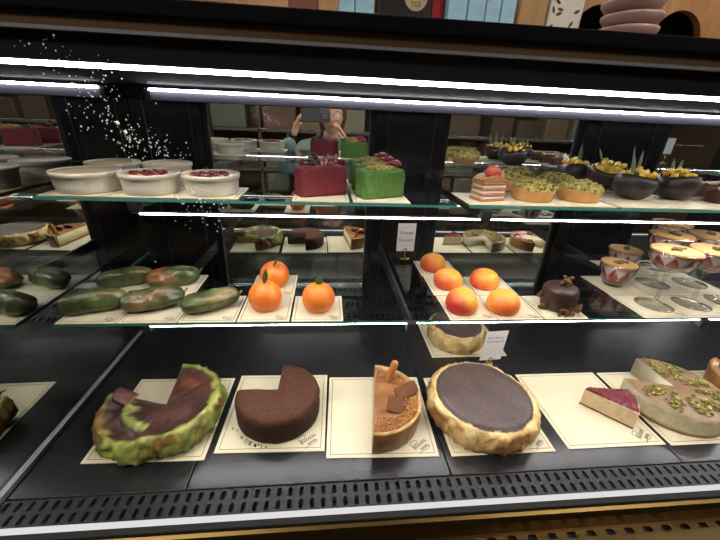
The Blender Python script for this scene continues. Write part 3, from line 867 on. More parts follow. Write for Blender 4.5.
for (x, y), l, lf in [((-.121, .157), 'orange shaped cake with an upright leaf, front left of three', (.006, R(8), R(-8), R(20), .031)),
                      ((-.0165, .150), 'orange shaped cake with a short leaf, alone on the right', (.002, R(-4), R(4), R(10), .020)),
                      ((-.1165, .258), 'orange shaped cake at the back with a leaf bent sideways', (.010, R(-20), R(52), R(20), .036))]:
    o = obj('orange_cake', dome(.0325, .056, .27, .0035, x * 50), M_orange, None, True, loc=(x, y, Z1), rot=(0, 0, x * 20))
    tag(o, l, 'orange cake', 'orange shaped cakes')
    lo = obj('leaf', leaf_mesh(lf[4], .0155, lf[0]), M_leaf, o, True, loc=(0, 0, .0505), rot=(lf[1], lf[2], lf[3]))
    md = lo.modifiers.new('thick', 'SOLIDIFY'); md.thickness = .001
    g = bmesh.new(); tube(g, [(0, 0, .049), (0, 0, .0525)], [.003, .002], 8); obj('stem_end', g, pmat('stem_green', lin(70, 82, 40), .6), o, True)
M_peach = pmat('peach_skin', (1, 1, 1), .42, var=.15, vscale=60, bump=.12, bscale=300, attr=True, sss=.08)
pk = [((.2760, .353), 'peach shaped cake, rearmost of the column of three', .0335, .041, 0.0, (-.5, -.5), .55, 1.0),
      ((.2830, .252), 'peach shaped cake, middle of the column of three', .0335, .042, .0, (-.8, -.2), .75, 2.0),
      ((.2760, .142), 'peach shaped cake in front with a dimple on its crown, pinkest', .0330, .046, .004, (-.9, -.3), .95, 3.0),
      ((.3720, .252), 'peach shaped cake behind the yellowest one, red on its left side', .0335, .042, .0, (-.9, -.1), .65, 4.0),
      ((.3645, .140), 'yellowest peach shaped cake, in front beside the chocolate cake', .0335, .044, .002, (.2, -.9), .35, 5.0)]
for (x, y), l, r, h, dm, dr, amt, sd in pk:
    o = obj('peach_cake', dome(r, h, .16, dm, sd), M_peach, None, True, loc=(x, y, Z1))
    tag(o, l, 'peach cake', 'peach shaped cakes')
    def pc(co, n, dr=dr, amt=amt, sd=sd, r=r, h=h):
        s = (co.x * dr[0] + co.y * dr[1]) / r - (co.z / h - .5) * .9 + .5 * nz(co.x, co.y, co.z, 26, sd)
        c = mixc(lin(244, 172, 62), lin(232, 112, 50), .3 + s * .6)
        return mixc(c, lin(190, 44, 46), max(0, min(1, (s - .55 + amt * .8) * .8)) * (0.35 + .6 * amt))
    paint(o, pc)
# --- round chocolate cake with granola
M_choc = pmat('dark_chocolate', lin(56, 38, 34), .38, var=.35, vscale=50, col2=lin(40, 26, 22), bump=.15, bscale=150)
M_gran = pmat('granola', lin(112, 84, 46), .5, var=.9, vscale=160, col2=lin(56, 38, 20), bump=.6, bscale=250)
g = bmesh.new()
lathe(g, [(0, 0), (.030, 0), (.0332, .003), (.0348, .012), (.0348, .034), (.034, .042), (.031, .0475), (.026, .0505), (.014, .0515), (0, .0515)], 44, fn=lambda p, t, r: p * (1 + .015 * nz(math.cos(t), math.sin(t), p.z * 30, 2)))
o = obj('round_chocolate_cake', g, M_choc, None, True, loc=(.4920, .150, Z1))
tag(o, 'small round dark chocolate cake with granola clusters on top and around', 'cake')
random.seed(21)
for cx, cy, cz, n_, sp in [(.004, -.002, .055, 16, .006), (.008, .0, .065, 8, .004), (-.006, -.036, .006, 20, .007), (.023, -.031, .009, 16, .005), (-.035, -.010, .008, 10, .004), (-.035, .010, .026, 8, .004)]:
    g = bmesh.new()
    for i in range(n_): chunk(g, (cx + random.gauss(0, sp), cy + random.gauss(0, sp * .5), max(.003, cz + random.gauss(0, sp * .8))), random.uniform(.0045, .0085))
    obj('granola_cluster', g, M_gran, o)

# --- strawberry glasses
M_cream = pmat('cream', lin(236, 222, 214), .5, var=.3, vscale=50, col2=lin(226, 200, 190))
M_straw = pmat('strawberry', lin(164, 46, 40), .3, var=.6, vscale=110, col2=lin(190, 82, 68), bump=.3, bscale=240)
M_disc = pmat('biscuit_disc', lin(206, 162, 106), .65, var=.6, vscale=140, col2=lin(182, 134, 80), bump=.3, bscale=260)
M_garn = pmat('garnish_nut', lin(110, 112, 56), .6, var=.9, vscale=200, col2=lin(74, 60, 34))
def strawberry_glass(label, loc, stem_h, rr, bd, group, nst, sd):
    t = thing('strawberry_glass', label, 'dessert glass', loc, sd, group)
    g = bmesh.new()
    if stem_h > 0:
        z0 = stem_h
        pr = [(0, 0.0006), (.034, .0006), (.0365, .0014), (.036, .0026), (.022, .0050), (.008, .0085), (.0040, .014), (.0034, z0 * .5), (.0036, z0 * .85), (.006, z0 - .002), (rr * .35, z0 + .002), (rr * .72, z0 + bd * .22), (rr * .93, z0 + bd * .55), (rr, z0 + bd), (rr - .0016, z0 + bd), (rr * .90, z0 + bd * .55), (rr * .69, z0 + bd * .25), (rr * .32, z0 + .005), (0, z0 + .004)]
    else:
        z0 = .006
        pr = [(0, .0006), (rr * .52, .0006), (rr * .56, .003), (rr * .55, z0), (rr * .78, z0 + bd * .25), (rr * .96, z0 + bd * .7), (rr, z0 + bd), (rr - .0016, z0 + bd), (rr * .92, z0 + bd * .7), (rr * .74, z0 + bd * .27), (rr * .5, z0 + .003), (0, z0 + .003)]
    lathe(g, pr, 40)
    obj('glass_bowl', g, M_cup, t, True)
    if stem_h > 0:
        ins = [(0, z0 + .006), (rr * .30, z0 + .007), (rr * .66, z0 + bd * .29), (rr * .86, z0 + bd * .57), (rr * .93, z0 + bd * .86), (0, z0 + bd * .86)]
    else:
        ins = [(0, z0 + .004), (rr * .48, z0 + .005), (rr * .71, z0 + bd * .29), (rr * .885, z0 + bd * .7), (rr * .92, z0 + bd * .86), (0, z0 + bd * .86)]
    g = bmesh.new(); lathe(g, ins, 40); obj('cream_filling', g, M_cream, t, True)
    # strawberry halves standing against the glass, points up
    zb_, zt = z0 + bd * (.20 if stem_h > 0 else .10), z0 + bd * .84
    def rad(z):
        for (r0, a), (r1, b) in zip(ins, ins[1:]):
            if a <= z <= b and b > a: return r0 + (r1 - r0) * (z - a) / (b - a)
        return ins[-2][0]
    for k in range(nst):
        a0 = 2 * PI * (k + .5) / nst; g = bmesh.new(); rows = []
        wid = rr * PI / nst * 1.16
        for i in range(7):
            u = i / 6; z = zb_ + (zt - zb_) * u; w = wid * (1 - u ** 1.25) * (.70 + .38 * math.sin(min(1, u * 2.2 + .25) * PI / 2))
            row = []
            for j in range(5):
                v = (j - 2) / 2; r_ = rad(z) + .0009 * (1 - v * v) + .0003
                row.append(g.verts.new((r_ * math.cos(a0 + v * w / rr), r_ * math.sin(a0 + v * w / rr), z)))
            rows.append(row)
        for p, q in zip(rows, rows[1:]):
            for j in range(4): g.faces.new((p[j], p[j + 1], q[j + 1], q[j]))
        obj('strawberry_half', g, M_straw, t, True)
    g = bmesh.new(); zt = z0 + bd * .87
    lathe(g, [(0, zt), (rr * .93, zt), (rr * .985, zt + .002), (rr * .99, zt + .0045), (rr * .95, zt + .006), (0, zt + .0062)], 40); obj('biscuit_disc', g, M_disc, t, True)
    g = bmesh.new(); rnd = random.Random(sd)
    for i in range(16): chunk(g, (rnd.gauss(0, rr * .17), rnd.gauss(0, rr * .08), zt + .0075 + rnd.uniform(0, .002)), rnd.uniform(.004, .007))
    obj('nut_garnish', g, M_garn, t)
    return t
GS = 'strawberry dessert glasses on the lower shelf'
strawberry_glass('stemmed strawberry glass at the front left of its row, above the board corner', (.7235, .1525, Z1), .083, .0458, .048, GS, 9, .1)
strawberry_glass('second stemmed strawberry glass along the front row', (.8180, .155, Z1), .083, .0458, .048, GS, 9, .5)
strawberry_glass('third stemmed strawberry glass along the front row, by the frame edge', (.9130, .165, Z1), .083, .0458, .048, GS, 9, .9)
strawberry_glass('stemmed strawberry glass in the middle row, left one', (.8220, .262, Z1), .083, .0458, .048, GS, 9, 1.3)
strawberry_glass('stemmed strawberry glass in the middle row, right one', (.9250, .262, Z1), .083, .0458, .048, GS, 9, 1.7)
strawberry_glass('rearmost stemmed strawberry glass, at the back of the shelf', (.9240, .365, Z1), .083, .0458, .048, GS, 9, 2.1)
strawberry_glass('small footless strawberry glass nearest the chocolate cake', (.7080, .257, Z1), 0, .040, .053, GS, 8, .3)
strawberry_glass('small footless strawberry glass behind its twin, partly hidden', (.8080, .356, Z1), 0, .040, .053, GS, 8, .7)
# ------------------------------------------------------------------ upper shelf
Z2 = H2 + 0.0021
M_ceram = pmat('ramekin_white', lin(206, 199, 184), .35, coat=.15)
M_brulee = pmat('brulee_top', lin(212, 186, 132), .4, var=.6, vscale=45, col2=lin(186, 148, 90))
M_rasp = pmat('raspberry_jam', lin(128, 26, 38), .25, var=.8, vscale=140, col2=lin(84, 12, 22), bump=.6, bscale=200)
def ramekin(label, loc, r, berry):
    t = thing('ramekin', label, 'ramekin', loc, 0, 'ramekins on the upper shelf')
    g = bmesh.new()
    pr = [(0, .0004), (r * .86, .0004), (r * .885, .002), (r * .915, .012), (r * .935, .0255), (r * .955, .0265), (r * .985, .0275), (r * 1.0, .0325), (r * .992, .0350), (r * .955, .0350), (r * .94, .031), (r * .88, .008), (0, .007)]
    def fn(p, t_, rr):
        if .003 < p.z < .026 and rr > r * .88 and rr < r * .945:
            k = 1 + .009 * math.cos(t_ * 44); return Vector((p.x * k, p.y * k, p.z))
        return p
    lathe(g, pr, 132, fn=fn); obj('dish', g, M_ceram, t, True)
    g = bmesh.new(); lathe(g, [(0, .0318), (r * .5, .0320), (r * .88, .0318), (r * .935, .0330), (r * .935, .030), (0, .030)], 40); obj('custard', g, M_brulee, t, True)
    if berry:
        rnd = random.Random(int(loc[0] * 999)); g = bmesh.new()
        for i in range(70):
            a = rnd.uniform(0, 6.28); q = r * .58 * math.sqrt(rnd.random()); chunk(g, (q * math.cos(a) * 1.1, q * math.sin(a) * .85, .0318 + rnd.uniform(0, .0018)), rnd.uniform(.004, .009), flat=.6)
        obj('raspberry_filling', g, M_rasp, t, True)
    return t
ramekin('plain white ramekin of custard, front left beside the mirror', (-.4255, .208, Z2), .0535, False)
ramekin('white ramekin with raspberry top, between two front ramekins', (-.3160, .204, Z2), .0500, True)
ramekin('white ramekin with raspberry top, the rightmost ramekin in front', (-.2110, .208, Z2), .0500, True)
ramekin('white custard ramekin in the back row beside the pillar, left one', (-.4430, .328, Z2), .0500, False)
ramekin('white custard ramekin in the back row, right one', (-.3375, .334, Z2), .0485, False)

# --- red velvet and green slices
M_velvet = pmat('red_velvet', lin(118, 34, 44), .8, var=.6, vscale=160, col2=lin(90, 20, 30), bump=.9, bscale=320)
M_grncake = pmat('green_velvet', lin(86, 124, 52), .75, var=.6, vscale=160, col2=lin(54, 88, 28), bump=.9, bscale=320)
def slab(L, W, H, seed, amp=.0024):
    g = bmesh.new(); nx, ny, nzz = 18, 8, 10
    bx(g, -L / 2, L / 2, -W / 2, W / 2, 0, H)
    bmesh.ops.subdivide_edges(g, edges=g.edges[:], cuts=9, use_grid_fill=True)
    for v in g.verts:
        k = Vector((nz(v.co.x, v.co.y, v.co.z, 90, seed), nz(v.co.x, v.co.y, v.co.z, 90, seed + 5), nz(v.co.x, v.co.y, v.co.z, 90, seed + 9)))
        if v.co.z > .001: v.co += k * amp
        f_ = 0
        for c, h_ in ((v.co.x, L / 2), (v.co.y, W / 2)):
            if abs(abs(c) - h_) < .002: f_ += 1
        if abs(v.co.z - H) < .002: f_ += 1
        if f_ >= 2: v.co -= (v.co - Vector((0, 0, H / 2))).normalized() * .0016
    return g
def crumb_mound(parent, L, W, z, n, mats, seed, name='crumb_topping', s=(.003, .006)):
    rnd = random.Random(seed); g = bmesh.new()
    for i in range(n):
        u, v = rnd.uniform(-1, 1), rnd.uniform(-1, 1)
        if u * u + v * v > 1: continue
        chunk(g, (u * L, v * W, z + .006 * (1 - u * u - v * v) * rnd.random() + .001), rnd.uniform(*s), mi=rnd.randrange(len(mats)))
    c = obj(name, g, mats, parent); c['kind'] = 'stuff'; return c
M_pinkdec = pmat('pink_chocolate', lin(200, 128, 124), .4, var=.5, vscale=60, col2=lin(170, 80, 84))
M_redberry = pmat('dried_berry', lin(156, 56, 62), .4, var=.7, vscale=110, col2=lin(110, 24, 36), bump=.5)
GV = 'cake slices on the upper shelf'
for (x, y), l, sd in [((-.0130, .215), 'red velvet slice with pink curls, the one in front', 1.0), ((-.0105, .318), 'red velvet slice behind the front red one', 2.0)]:
    o = obj('red_velvet_slice', slab(.092, .042, .053, sd), M_velvet, None, True, loc=(x, y, Z2), rot=(0, 0, R(24)))
    tag(o, l, 'cake slice', GV)
    rnd = random.Random(sd)
    for k in range(4):
        g = bmesh.new(); a = -.2 + k * .42
        tube(g, [(.001 + .009 * k, -.006 + .004 * k, .0525), (.003 + .010 * k, .0, .059 + .003 * (k % 2)), (.012 + .009 * k, .004, .055)], [.0016, .0026, .001], 7)
        obj('pink_curl', g, M_pinkdec, o, True)
    g = bmesh.new()
    for k in range(16):
        t = k * .75; r_ = .011 - k * .0005; blob(g, (-.020 + r_ * math.cos(t), r_ * math.sin(t) * .9, 0.0545 + k * .0007), .0034, 7, 0, (1, 1, .8), .2, k)
    obj('chocolate_rosette', g, pmat('rosette', lin(78, 60, 42), .45), o, True)
for (x, y), l, sd in [((.1010, .206), 'green pistachio slice with berry, front of three', 1.0), ((.0985, .276), 'green pistachio slice with berry, middle of three', 2.0), ((.0960, .346), 'green pistachio slice with berry, rearmost of three', 3.0)]:
    o = obj('green_pistachio_slice', slab(.088, .042, .052, sd + 20), M_grncake, None, True, loc=(x, y, Z2), rot=(0, 0, R(24)))
    tag(o, l, 'cake slice', GV)
    crumb_mound(o, .029, .016, .0515, 240, [M_pist, M_pist2, M_pist2], sd)
    g = bmesh.new(); blob(g, (.033, .002, .060), .009, 12, 0, (1.5, .8, .75), .35, sd); blob(g, (.024, .008, .059), .006, 10, 0, (1.3, .8, .8), .35, sd + 1)
    obj('dried_berry', g, M_redberry, o, True)

# --- layered slice with strawberry
t = thing('layered_strawberry_slice', 'layered cream slice with a strawberry on top, beside the first tartlet', 'cake slice', (.3150, .200, Z2), R(14), GV)
t.scale = (.84, .84, .90)
M_pastry = pmat('pastry', lin(176, 128, 86), .75, var=.7, vscale=120, col2=lin(140, 92, 56), bump=.7, bscale=300)
M_lcream = pmat('layer_cream', lin(224, 206, 190), .5)
z = 0.0
for k in range(4):
    o = obj('pastry_layer', slab(.066, .048, .0055, 30 + k, .0008), M_pastry, t, True, loc=(0, 0, z)); z += .0055
    if k < 3:
        o = obj('cream_layer', slab(.063, .045, .0062, 40 + k, .0008), M_lcream, t, True, loc=(0, 0, z)); z += .0062
g = bmesh.new(); bx(g, -.031, .031, -.022, .022, z, z + .014); bmesh.ops.subdivide_edges(g, edges=g.edges[:], cuts=7, use_grid_fill=True)
for v in g.verts:
    if v.co.z > z + .002: v.co.z -= .010 * (abs(v.co.x) / .031) ** 2.2
obj('caramel_cap', g, pmat('caramel_cap', lin(188, 132, 88), .4, var=.5, vscale=60, col2=lin(160, 104, 64)), t, True)
g = bmesh.new()
blob(g, (-.004, -.012, z + .017), .019, 18, 0, (1.15, .55, .85), .18, 1); o = obj('strawberry', g, pmat('red_strawberry', lin(188, 44, 40), .22, var=.5, vscale=160, col2=lin(222, 140, 110), bump=.4), t, True)
g = bmesh.new(); blob(g, (.020, -.006, z + .012), .012, 14, 0, (1, .8, .9), .15, 4); obj('apricot_piece', g, pmat('apricot', lin(226, 150, 80), .3), t, True)

# --- pistachio tartlets
M_shell = pmat('tart_shell', lin(206, 156, 92), .6, var=.5, vscale=80, col2=lin(176, 120, 62), bump=.4, bscale=220)
t = thing('pistachio_tartlet', 'pistachio topped tartlet in front, beside the layered slice', 'tartlet', (.4150, .2110, Z2), 0, 'pistachio tartlets on the upper shelf')
g = bmesh.new()
lathe(g, [(0, .0003), (.0360, .0003), (.0375, .002), (.0405, .022), (.0405, .0235), (.0385, .0235), (.0375, .018), (0, .017)], 60, fn=lambda p, a, r: p if p.z < .002 else Vector((p.x * (1 + .008 * math.cos(a * 30)), p.y * (1 + .008 * math.cos(a * 30)), p.z)))
obj('tart_shell', g, M_shell, t, True)
g = bmesh.new(); lathe(g, [(0, .018), (.0375, .018), (.038, .0235), (.03, .030), (.016, .034), (0, .035)], 36); obj('pistachio_cream', g, pmat('pist_cream', lin(150, 140, 66), .6), t, True)
g = bmesh.new(); random.seed(33)
for i in range(330):
    a = random.uniform(0, 6.28); u = math.sqrt(random.random()) * 1.02; zz = .0235 + .0125 * (1 - u * u) ** .8 if u < 1 else .0235
    chunk(g, (.039 * u * math.cos(a), .039 * u * math.sin(a), zz + random.uniform(-.001, .0025)), random.uniform(.004, .0075), mi=random.choice((0, 1, 1)))
c = obj('pistachio_crumbs', g, [M_pist, M_pist2], t); c['kind'] = 'stuff'
for (x, y), l, a in [((.5200, .2175), 'pistachio tartlet in front, the one nearer the chocolate bowls', .8), ((.4130, .318), 'pistachio tartlet behind the layered slice, left in the back row', 1.9),
                     ((.5300, .318), 'pistachio tartlet in the back row near the tilted bowl', 3.1), ((.4800, .408), 'rearmost pistachio tartlet, alone in the third row', 4.4)]:
    copy_tree(t, (x, y, Z2), a, l)

# --- chocolate bowls with mango and leaves
M_bowl = pmat('chocolate_bowl', lin(52, 42, 42), .36, var=.4, vscale=40, col2=lin(38, 30, 30), bump=.2, bscale=140)
M_mango = pmat('mango', lin(246, 212, 92), .3, var=.4, vscale=50, col2=lin(236, 190, 62), sss=.1)
M_spike = pmat('pineapple_leaf', lin(118, 132, 96), .45, var=.6, vscale=60, col2=lin(70, 90, 56))
def choc_bowl(label, loc, rot, seed, leaves, s=1.0):
    t = thing('chocolate_bowl', label, 'dessert bowl', loc, 0, 'chocolate bowls of mango on the upper shelf')
    t.rotation_euler = rot; t.scale = (.80, .80, .92)
    r = .0515 * s
    def fn(p, a, rr):
        k = 1 + .03 * nz(math.cos(a), math.sin(a), p.z * 20, 1.2, seed); zz = p.z
        if p.z > .04 * s: zz += .0035 * math.sin(2 * a + seed) * (p.z / (.055 * s))
        return Vector((p.x * k, p.y * k, zz))
    g = bmesh.new()
    lathe(g, [(0, .0005), (.020 * s, .0005), (.032 * s, .004), (.044 * s, .014), (.0505 * s, .027), (.0515 * s, .036), (.049 * s, .047), (.0445 * s, .055), (.0420 * s, .054), (.046 * s, .045), (.0475 * s, .034), (.04 * s, .016), (0, .010)], 44, fn=fn)
    obj('chocolate_shell', g, M_bowl, t, True)
    g = bmesh.new(); lathe(g, [(0, .036), (.045 * s, .036), (.043 * s, .0465), (.02 * s, .050), (0, .0505)], 30); obj('mango_cream', g, pmat('mango_cream', lin(232, 200, 100), .5), t, True)
    rnd = random.Random(seed)
    for k in range(11):
        a = k * 2.4; q = (.006 + .0095 * math.sqrt(k)) * s
        g = bmesh.new(); bx(g, -.0062, .0062, -.0062, .0062, -.005, .005)
        obj('mango_cube', g, M_mango, t, True, bevel=.0018, loc=(q * math.cos(a), q * math.sin(a), .0535 + rnd.uniform(0, .005) + (.008 if k < 4 else 0)), rot=(rnd.uniform(-.6, .6), rnd.uniform(-.6, .6), rnd.uniform(0, 3)))
    for x, y, L, w, rx, ry, rz in leaves:
        o = obj('pineapple_leaf', leaf_mesh(L * 1.3, w * 1.25, .004), M_spike, t, True, loc=(x, y, .050), rot=(rx, ry, rz))
        md = o.modifiers.new('thick', 'SOLIDIFY'); md.thickness = .0009
    return t
choc_bowl('chocolate bowl of mango with the tallest upright leaves, in front', (.6640, .246, Z2), (0, 0, 0), 1, [(-.018, -.006, .042, .011, R(4), R(-24), R(10)), (-.006, .012, .052, .009, R(-6), R(-10), R(25)), (.010, .016, .044, .008, R(-4), R(4), R(0))])
choc_bowl('chocolate bowl of mango nearest the white topped chocolate bars', (.7690, .252, Z2), (0, 0, 1.7), 2, [(.014, .010, .032, .009, R(-4), R(-6), R(-100)), (.016, -.008, .030, .009, R(4), R(6), R(-100))])
choc_bowl('chocolate bowl of mango tipped towards the tartlets, behind the front two', (.6790, .352, Z2 + .006), (R(4), R(-15), .6), 3, [(.012, .020, .036, .010, R(-20), R(0), R(0))])
choc_bowl('rearmost chocolate bowl of mango, behind the pistachio tartlets', (.6480, .432, Z2), (0, 0, 2.5), 4, [(.02, -.01, .050, .014, R(70), R(0), R(20)), (-.012, .010, .046, .009, R(-6), R(6), R(0))], 1.0)

# --- chocolate bars
M_cbar = pmat('bar_chocolate', lin(84, 46, 34), .5, var=.6, vscale=60, col2=lin(58, 30, 22), bump=.5)
for k, ((x, y), l) in enumerate([((.8900, .224), 'chocolate bar with white nut pieces, frontmost of three'), ((.8900, .300), 'chocolate bar with white nut pieces, middle row'), ((.8900, .376), 'chocolate bar with white nut pieces, rearmost row')]):
    o = obj('chocolate_bar', slab(.120, .034, .026, 60 + k, .0012), M_cbar, None, True, loc=(x, y, Z2), rot=(0, 0, R(4)))
    tag(o, l, 'chocolate bar', 'chocolate bars on the upper shelf')
    rnd = random.Random(k); g = bmesh.new()
    for i in range(46): chunk(g, (rnd.uniform(-.055, .055), rnd.gauss(0, .007), .0275 + rnd.uniform(0, .003)), rnd.uniform(.004, .007), 0)
    c = obj('cocoa_crumbs', g, pmat('cocoa_crumb', lin(130, 86, 56), .7), o); c['kind'] = 'stuff'
    for i in range(9):
        g = bmesh.new(); blob(g, (-.050 + i * .0125 + rnd.uniform(-.002, .002), rnd.gauss(-.004, .006), .0305), .0058, 9, 0, (1.2, 1, .7), .3, i + k); obj('white_nut', g, pmat('white_nut', lin(226, 206, 180), .5), o, True)

# ------------------------------------------------------------------ price cards
def text_mesh(cu, m, parent):
    tmp = bpy.data.objects.new('tmp_text', cu); COL.objects.link(tmp)
    me = bpy.data.meshes.new_from_object(tmp.evaluated_get(bpy.context.evaluated_depsgraph_get()))
    bpy.data.objects.remove(tmp); bpy.data.curves.remove(cu)
    me.name = 'lettering'; me.materials.clear(); me.materials.append(m)
    return link(bpy.data.objects.new('lettering', me), parent)
def card(label, loc, rotz, w, h, base, lines, lean=0.0, base_r=.012):
    t = thing('price_card', label, 'price card', loc, rotz)
    g = bmesh.new(); lathe(g, [(0, .0003), (base_r, .0003), (base_r, .0022), (base_r * .8, .0035), (.002, .005), (0, .005)], 28); obj('holder_base', g, M_gold, t, True)
    if base > .012:
        g = bmesh.new(); tube(g, [(0, 0, .003), (0, 0, base + .002)], .0016, 10); obj('holder_stem', g, M_gold, t, True)
    g = bmesh.new()
    for k in range(13):
        a = 2 * PI * k / 12; b = 2 * PI * (k + 1) / 12
        if k < 12: tube(g, [(.0048 * math.cos(a), -.0012, base + .004 + .0048 * math.sin(a)), (.0048 * math.cos(b), -.0012, base + .004 + .0048 * math.sin(b))], .0011, 6)
    obj('holder_ring', g, M_gold, t, True)
    c = obj('paper_card', box(-w / 2, w / 2, 0, .0007, 0, h), M_card, t, loc=(0, .0006, base), rot=(lean, 0, 0))
    for txt, z, s in lines:
        cu = bpy.data.curves.new('lettering', 'FONT'); cu.body = txt; cu.size = s; cu.align_x = 'CENTER'; cu.extrude = .00005; cu.resolution_u = 3
        o = text_mesh(cu, M_ink, c); o.location = (0, -.0002, z); o.rotation_euler = (PI / 2, 0, 0)
    return t
card('white price card on a gold stand, standing between orange and peach cakes', (.2165, .428, H1 + .0003), R(2), .050, .080, .0205, [('Orange', .050, .0125), ('Dessert', .029, .0125), ('- -', .016, .008)], 0.0, .0155)
card('small white price card in a gold clip, behind the whole burnt cheesecake', (.4210, .232, .0003), R(4), .058, .092, .0095, [('Burnt Basque', .069, .0080), ('Cheesecake Half', .058, .0072)], R(4), .010)
card('white price card on the upper shelf, seen only in the mirror', (1.452, .196, H2 + .0003), R(8), .034, .064, .040, [])

# ------------------------------------------------------------------ specks on the inside of the front glass
random.seed(77)
g = bmesh.new()
nrm = Vector((0, .965, -.262))
def gp(x, z): return Vector((x, glass_y(z) + .0012, z))
clusters = [(-.335, .636, .022, .007, 14), (-.300, .605, .030, .018, 26), (-.275, .585, .016, .014, 24), (-.262, .562, .018, .018, 34), (-.300, .560, .020, .018, 16),
            (-.246, .535, .012, .018, 44), (-.218, .527, .020, .014, 52), (-.205, .516, .020, .007, 20), (-.165, .452, .020, .016, 44), (-.170, .470, .014, .010, 18)]
for cx, cz, sx, sz, n_ in clusters:
    for i in range(n_):
        p = gp(random.gauss(cx, sx * .8), min(.645, random.gauss(cz, sz * .8))); s = random.choice((.0005, .0006, .0008, .0010))
        blob(g, p, s, 6, 0, (1, .6, 1), 0)
for x, z, s in [(-.2578, .5529, .0024), (-.2493, .543, .0022), (-.2448, .534, .0014), (-.2460, .526, .0012), (-.1725, .4732, .0020), (-.1650, .4655, .0020), (-.2358, .3362, .0012), (-.2482, .3402, .0010), (-.2258, .3859, .0010)]:
    blob(g, gp(x, z), s, 8, 0, (1, .5, 1), .3)
o = obj('glass_specks', g, pmat('speck_white', (.8, .8, .8), .5), None, True)
tag(o, 'scatter of tiny white specks on the front glass, above the ramekins', 'specks', None, 'stuff')
# ------------------------------------------------------------------ things on the case roof
ZR = 0.6853
M_blue = pmat('pale_blue_card', lin(150, 196, 222), .5, var=.3, vscale=30, col2=lin(172, 210, 230))
M_emb = pmat('emblem_grey', lin(176, 178, 168), .6)
def blue_box(label, x, w, y, h):
    t = thing('blue_carton', label, 'carton', (x, y, ZR), 0, 'pale blue cartons on the case roof')
    obj('carton_body', box(-w / 2 + .0008, w / 2 - .0008, 0, .10, 0, h), M_blue, t, bevel=.0015)
    g = bmesh.new()
    for s in (-1, 0, 1):
        for k in range(6):
            a = k * PI / 3; bx(g, s * .009 + .005 * math.cos(a) - .001, s * .009 + .005 * math.cos(a) + .001, -.0008, .0003, .125 + .007 * math.sin(a) - .0012, .125 + .007 * math.sin(a) + .0012)
    obj('printed_emblem', g, M_emb, t)
for i, (x, w, l) in enumerate([(.044, .036, 'pale blue carton beside the light wood block, left of the black box'), (.085, .044, 'pale blue carton just left of the black emblem box'),
                               (.302, .046, 'pale blue carton right of the red package, first of four'), (.348, .042, 'pale blue carton, second of the row of four'),
                               (.388, .036, 'pale blue carton, third of the row of four'), (.425, .036, 'pale blue carton beside the wooden post, last of four')]):
    blue_box(l, x, w, .50, .17)
tag(obj('wood_block', box(-.019, .020, .50, .55, 0, .20), pmat('light_wood', lin(176, 138, 92), .6, var=.6, vscale=12, col2=lin(146, 106, 64), stretch=(4, 4, .6)), None, bevel=.002, loc=(0, 0, ZR)), 'light wooden block left of the pale blue cartons', 'wood block')
tag(obj('wooden_post', box(.452, .520, .50, .54, 0, .24), pmat('light_wood', lin(176, 138, 92)), None, bevel=.002, loc=(0, 0, ZR)), 'light wooden post right of the blue cartons', 'post')
t = thing('black_gift_box', 'black box with a round cream leaf emblem', 'box', (.202, .50, ZR))
obj('box_body', box(-.086, .036, 0, .10, 0, .20), pmat('box_black', (.012, .008, .008), .4), t, bevel=.002)
g = bmesh.new(); lathe(g, [(0, 0), (.027, 0), (.027, .0006), (0, .0006)], 36)
e_ = obj('round_emblem', g, pmat('emblem_cream', lin(176, 160, 122), .6), t, loc=(0, -.0002, .142), rot=(PI / 2, 0, 0))
for a in (-.5, .5):
    g = leaf_mesh(.022, .010, 0); l_ = obj('leaf_mark', g, pmat('mark_black', (.02, .015, .01), .6), t, loc=(0, -.0014, .142), rot=(0, a, 0))
cu = bpy.data.curves.new('lettering', 'FONT'); cu.body = 'TGE'; cu.size = .014; cu.align_x = 'CENTER'
l_ = text_mesh(cu, MATS['mark_black'], t); l_.location = (0, -.0014, .123); l_.rotation_euler = (PI / 2, 0, 0)
tag(obj('red_package', box(.242, .275, .52, .58, 0, .21), pmat('red_wrap', lin(150, 22, 22), .4), None, bevel=.004, loc=(0, 0, ZR)), 'small red package right of the black emblem box', 'package')
tag(obj('red_brown_carton', box(-.088, -.022, .50, .58, 0, .21), pmat('redbrown_card', lin(116, 62, 50), .6), None, bevel=.003, loc=(0, 0, ZR)), 'red brown carton at the left end of the roof goods', 'carton')
t = thing('patterned_bag', 'white paper bag with dark sprig pattern', 'paper bag', (.568, .50, ZR))
obj('bag_body', box(-.042, .042, 0, .06, 0, .22), pmat('bag_white', lin(206, 202, 192), .6), t, bevel=.003)
g = bmesh.new(); rnd = random.Random(5)
for k in range(26):
    L = leaf_mesh(.016, .007, 0); m4 = Matrix.Translation((rnd.uniform(-.032, .036), -.001, rnd.uniform(.07, .20))) @ Matrix.Rotation(rnd.uniform(0, 6.28), 4, 'Y')
    L.transform(m4); me_ = bpy.data.meshes.new('tmp'); L.to_mesh(me_); L.free(); g.from_mesh(me_); bpy.data.meshes.remove(me_)
obj('sprig_print', g, pmat('sprig_dark', lin(64, 56, 44), .6), t)
M_pinkpl = pmat('pink_plate', lin(176, 146, 140), .35)
for k in range(6):
    g = bmesh.new(); lathe(g, [(0, 0), (.042, 0), (.056, .006), (.064, .017), (.064, .0225), (.058, .0235), (.05, .026), (0, .026)], 40)
    o = obj('stacked_dish', g, M_pinkpl, None, True, loc=(.712 + .004 * math.sin(k * 2.1), .47, ZR + k * .0265))
    tag(o, 'dusty pink dish, %s of the stack on the roof' % ('bottom one', 'second from the bottom', 'third from the bottom', 'third from the top', 'second from the top', 'topmost')[k], 'dish', 'pink dishes stacked on the case roof')

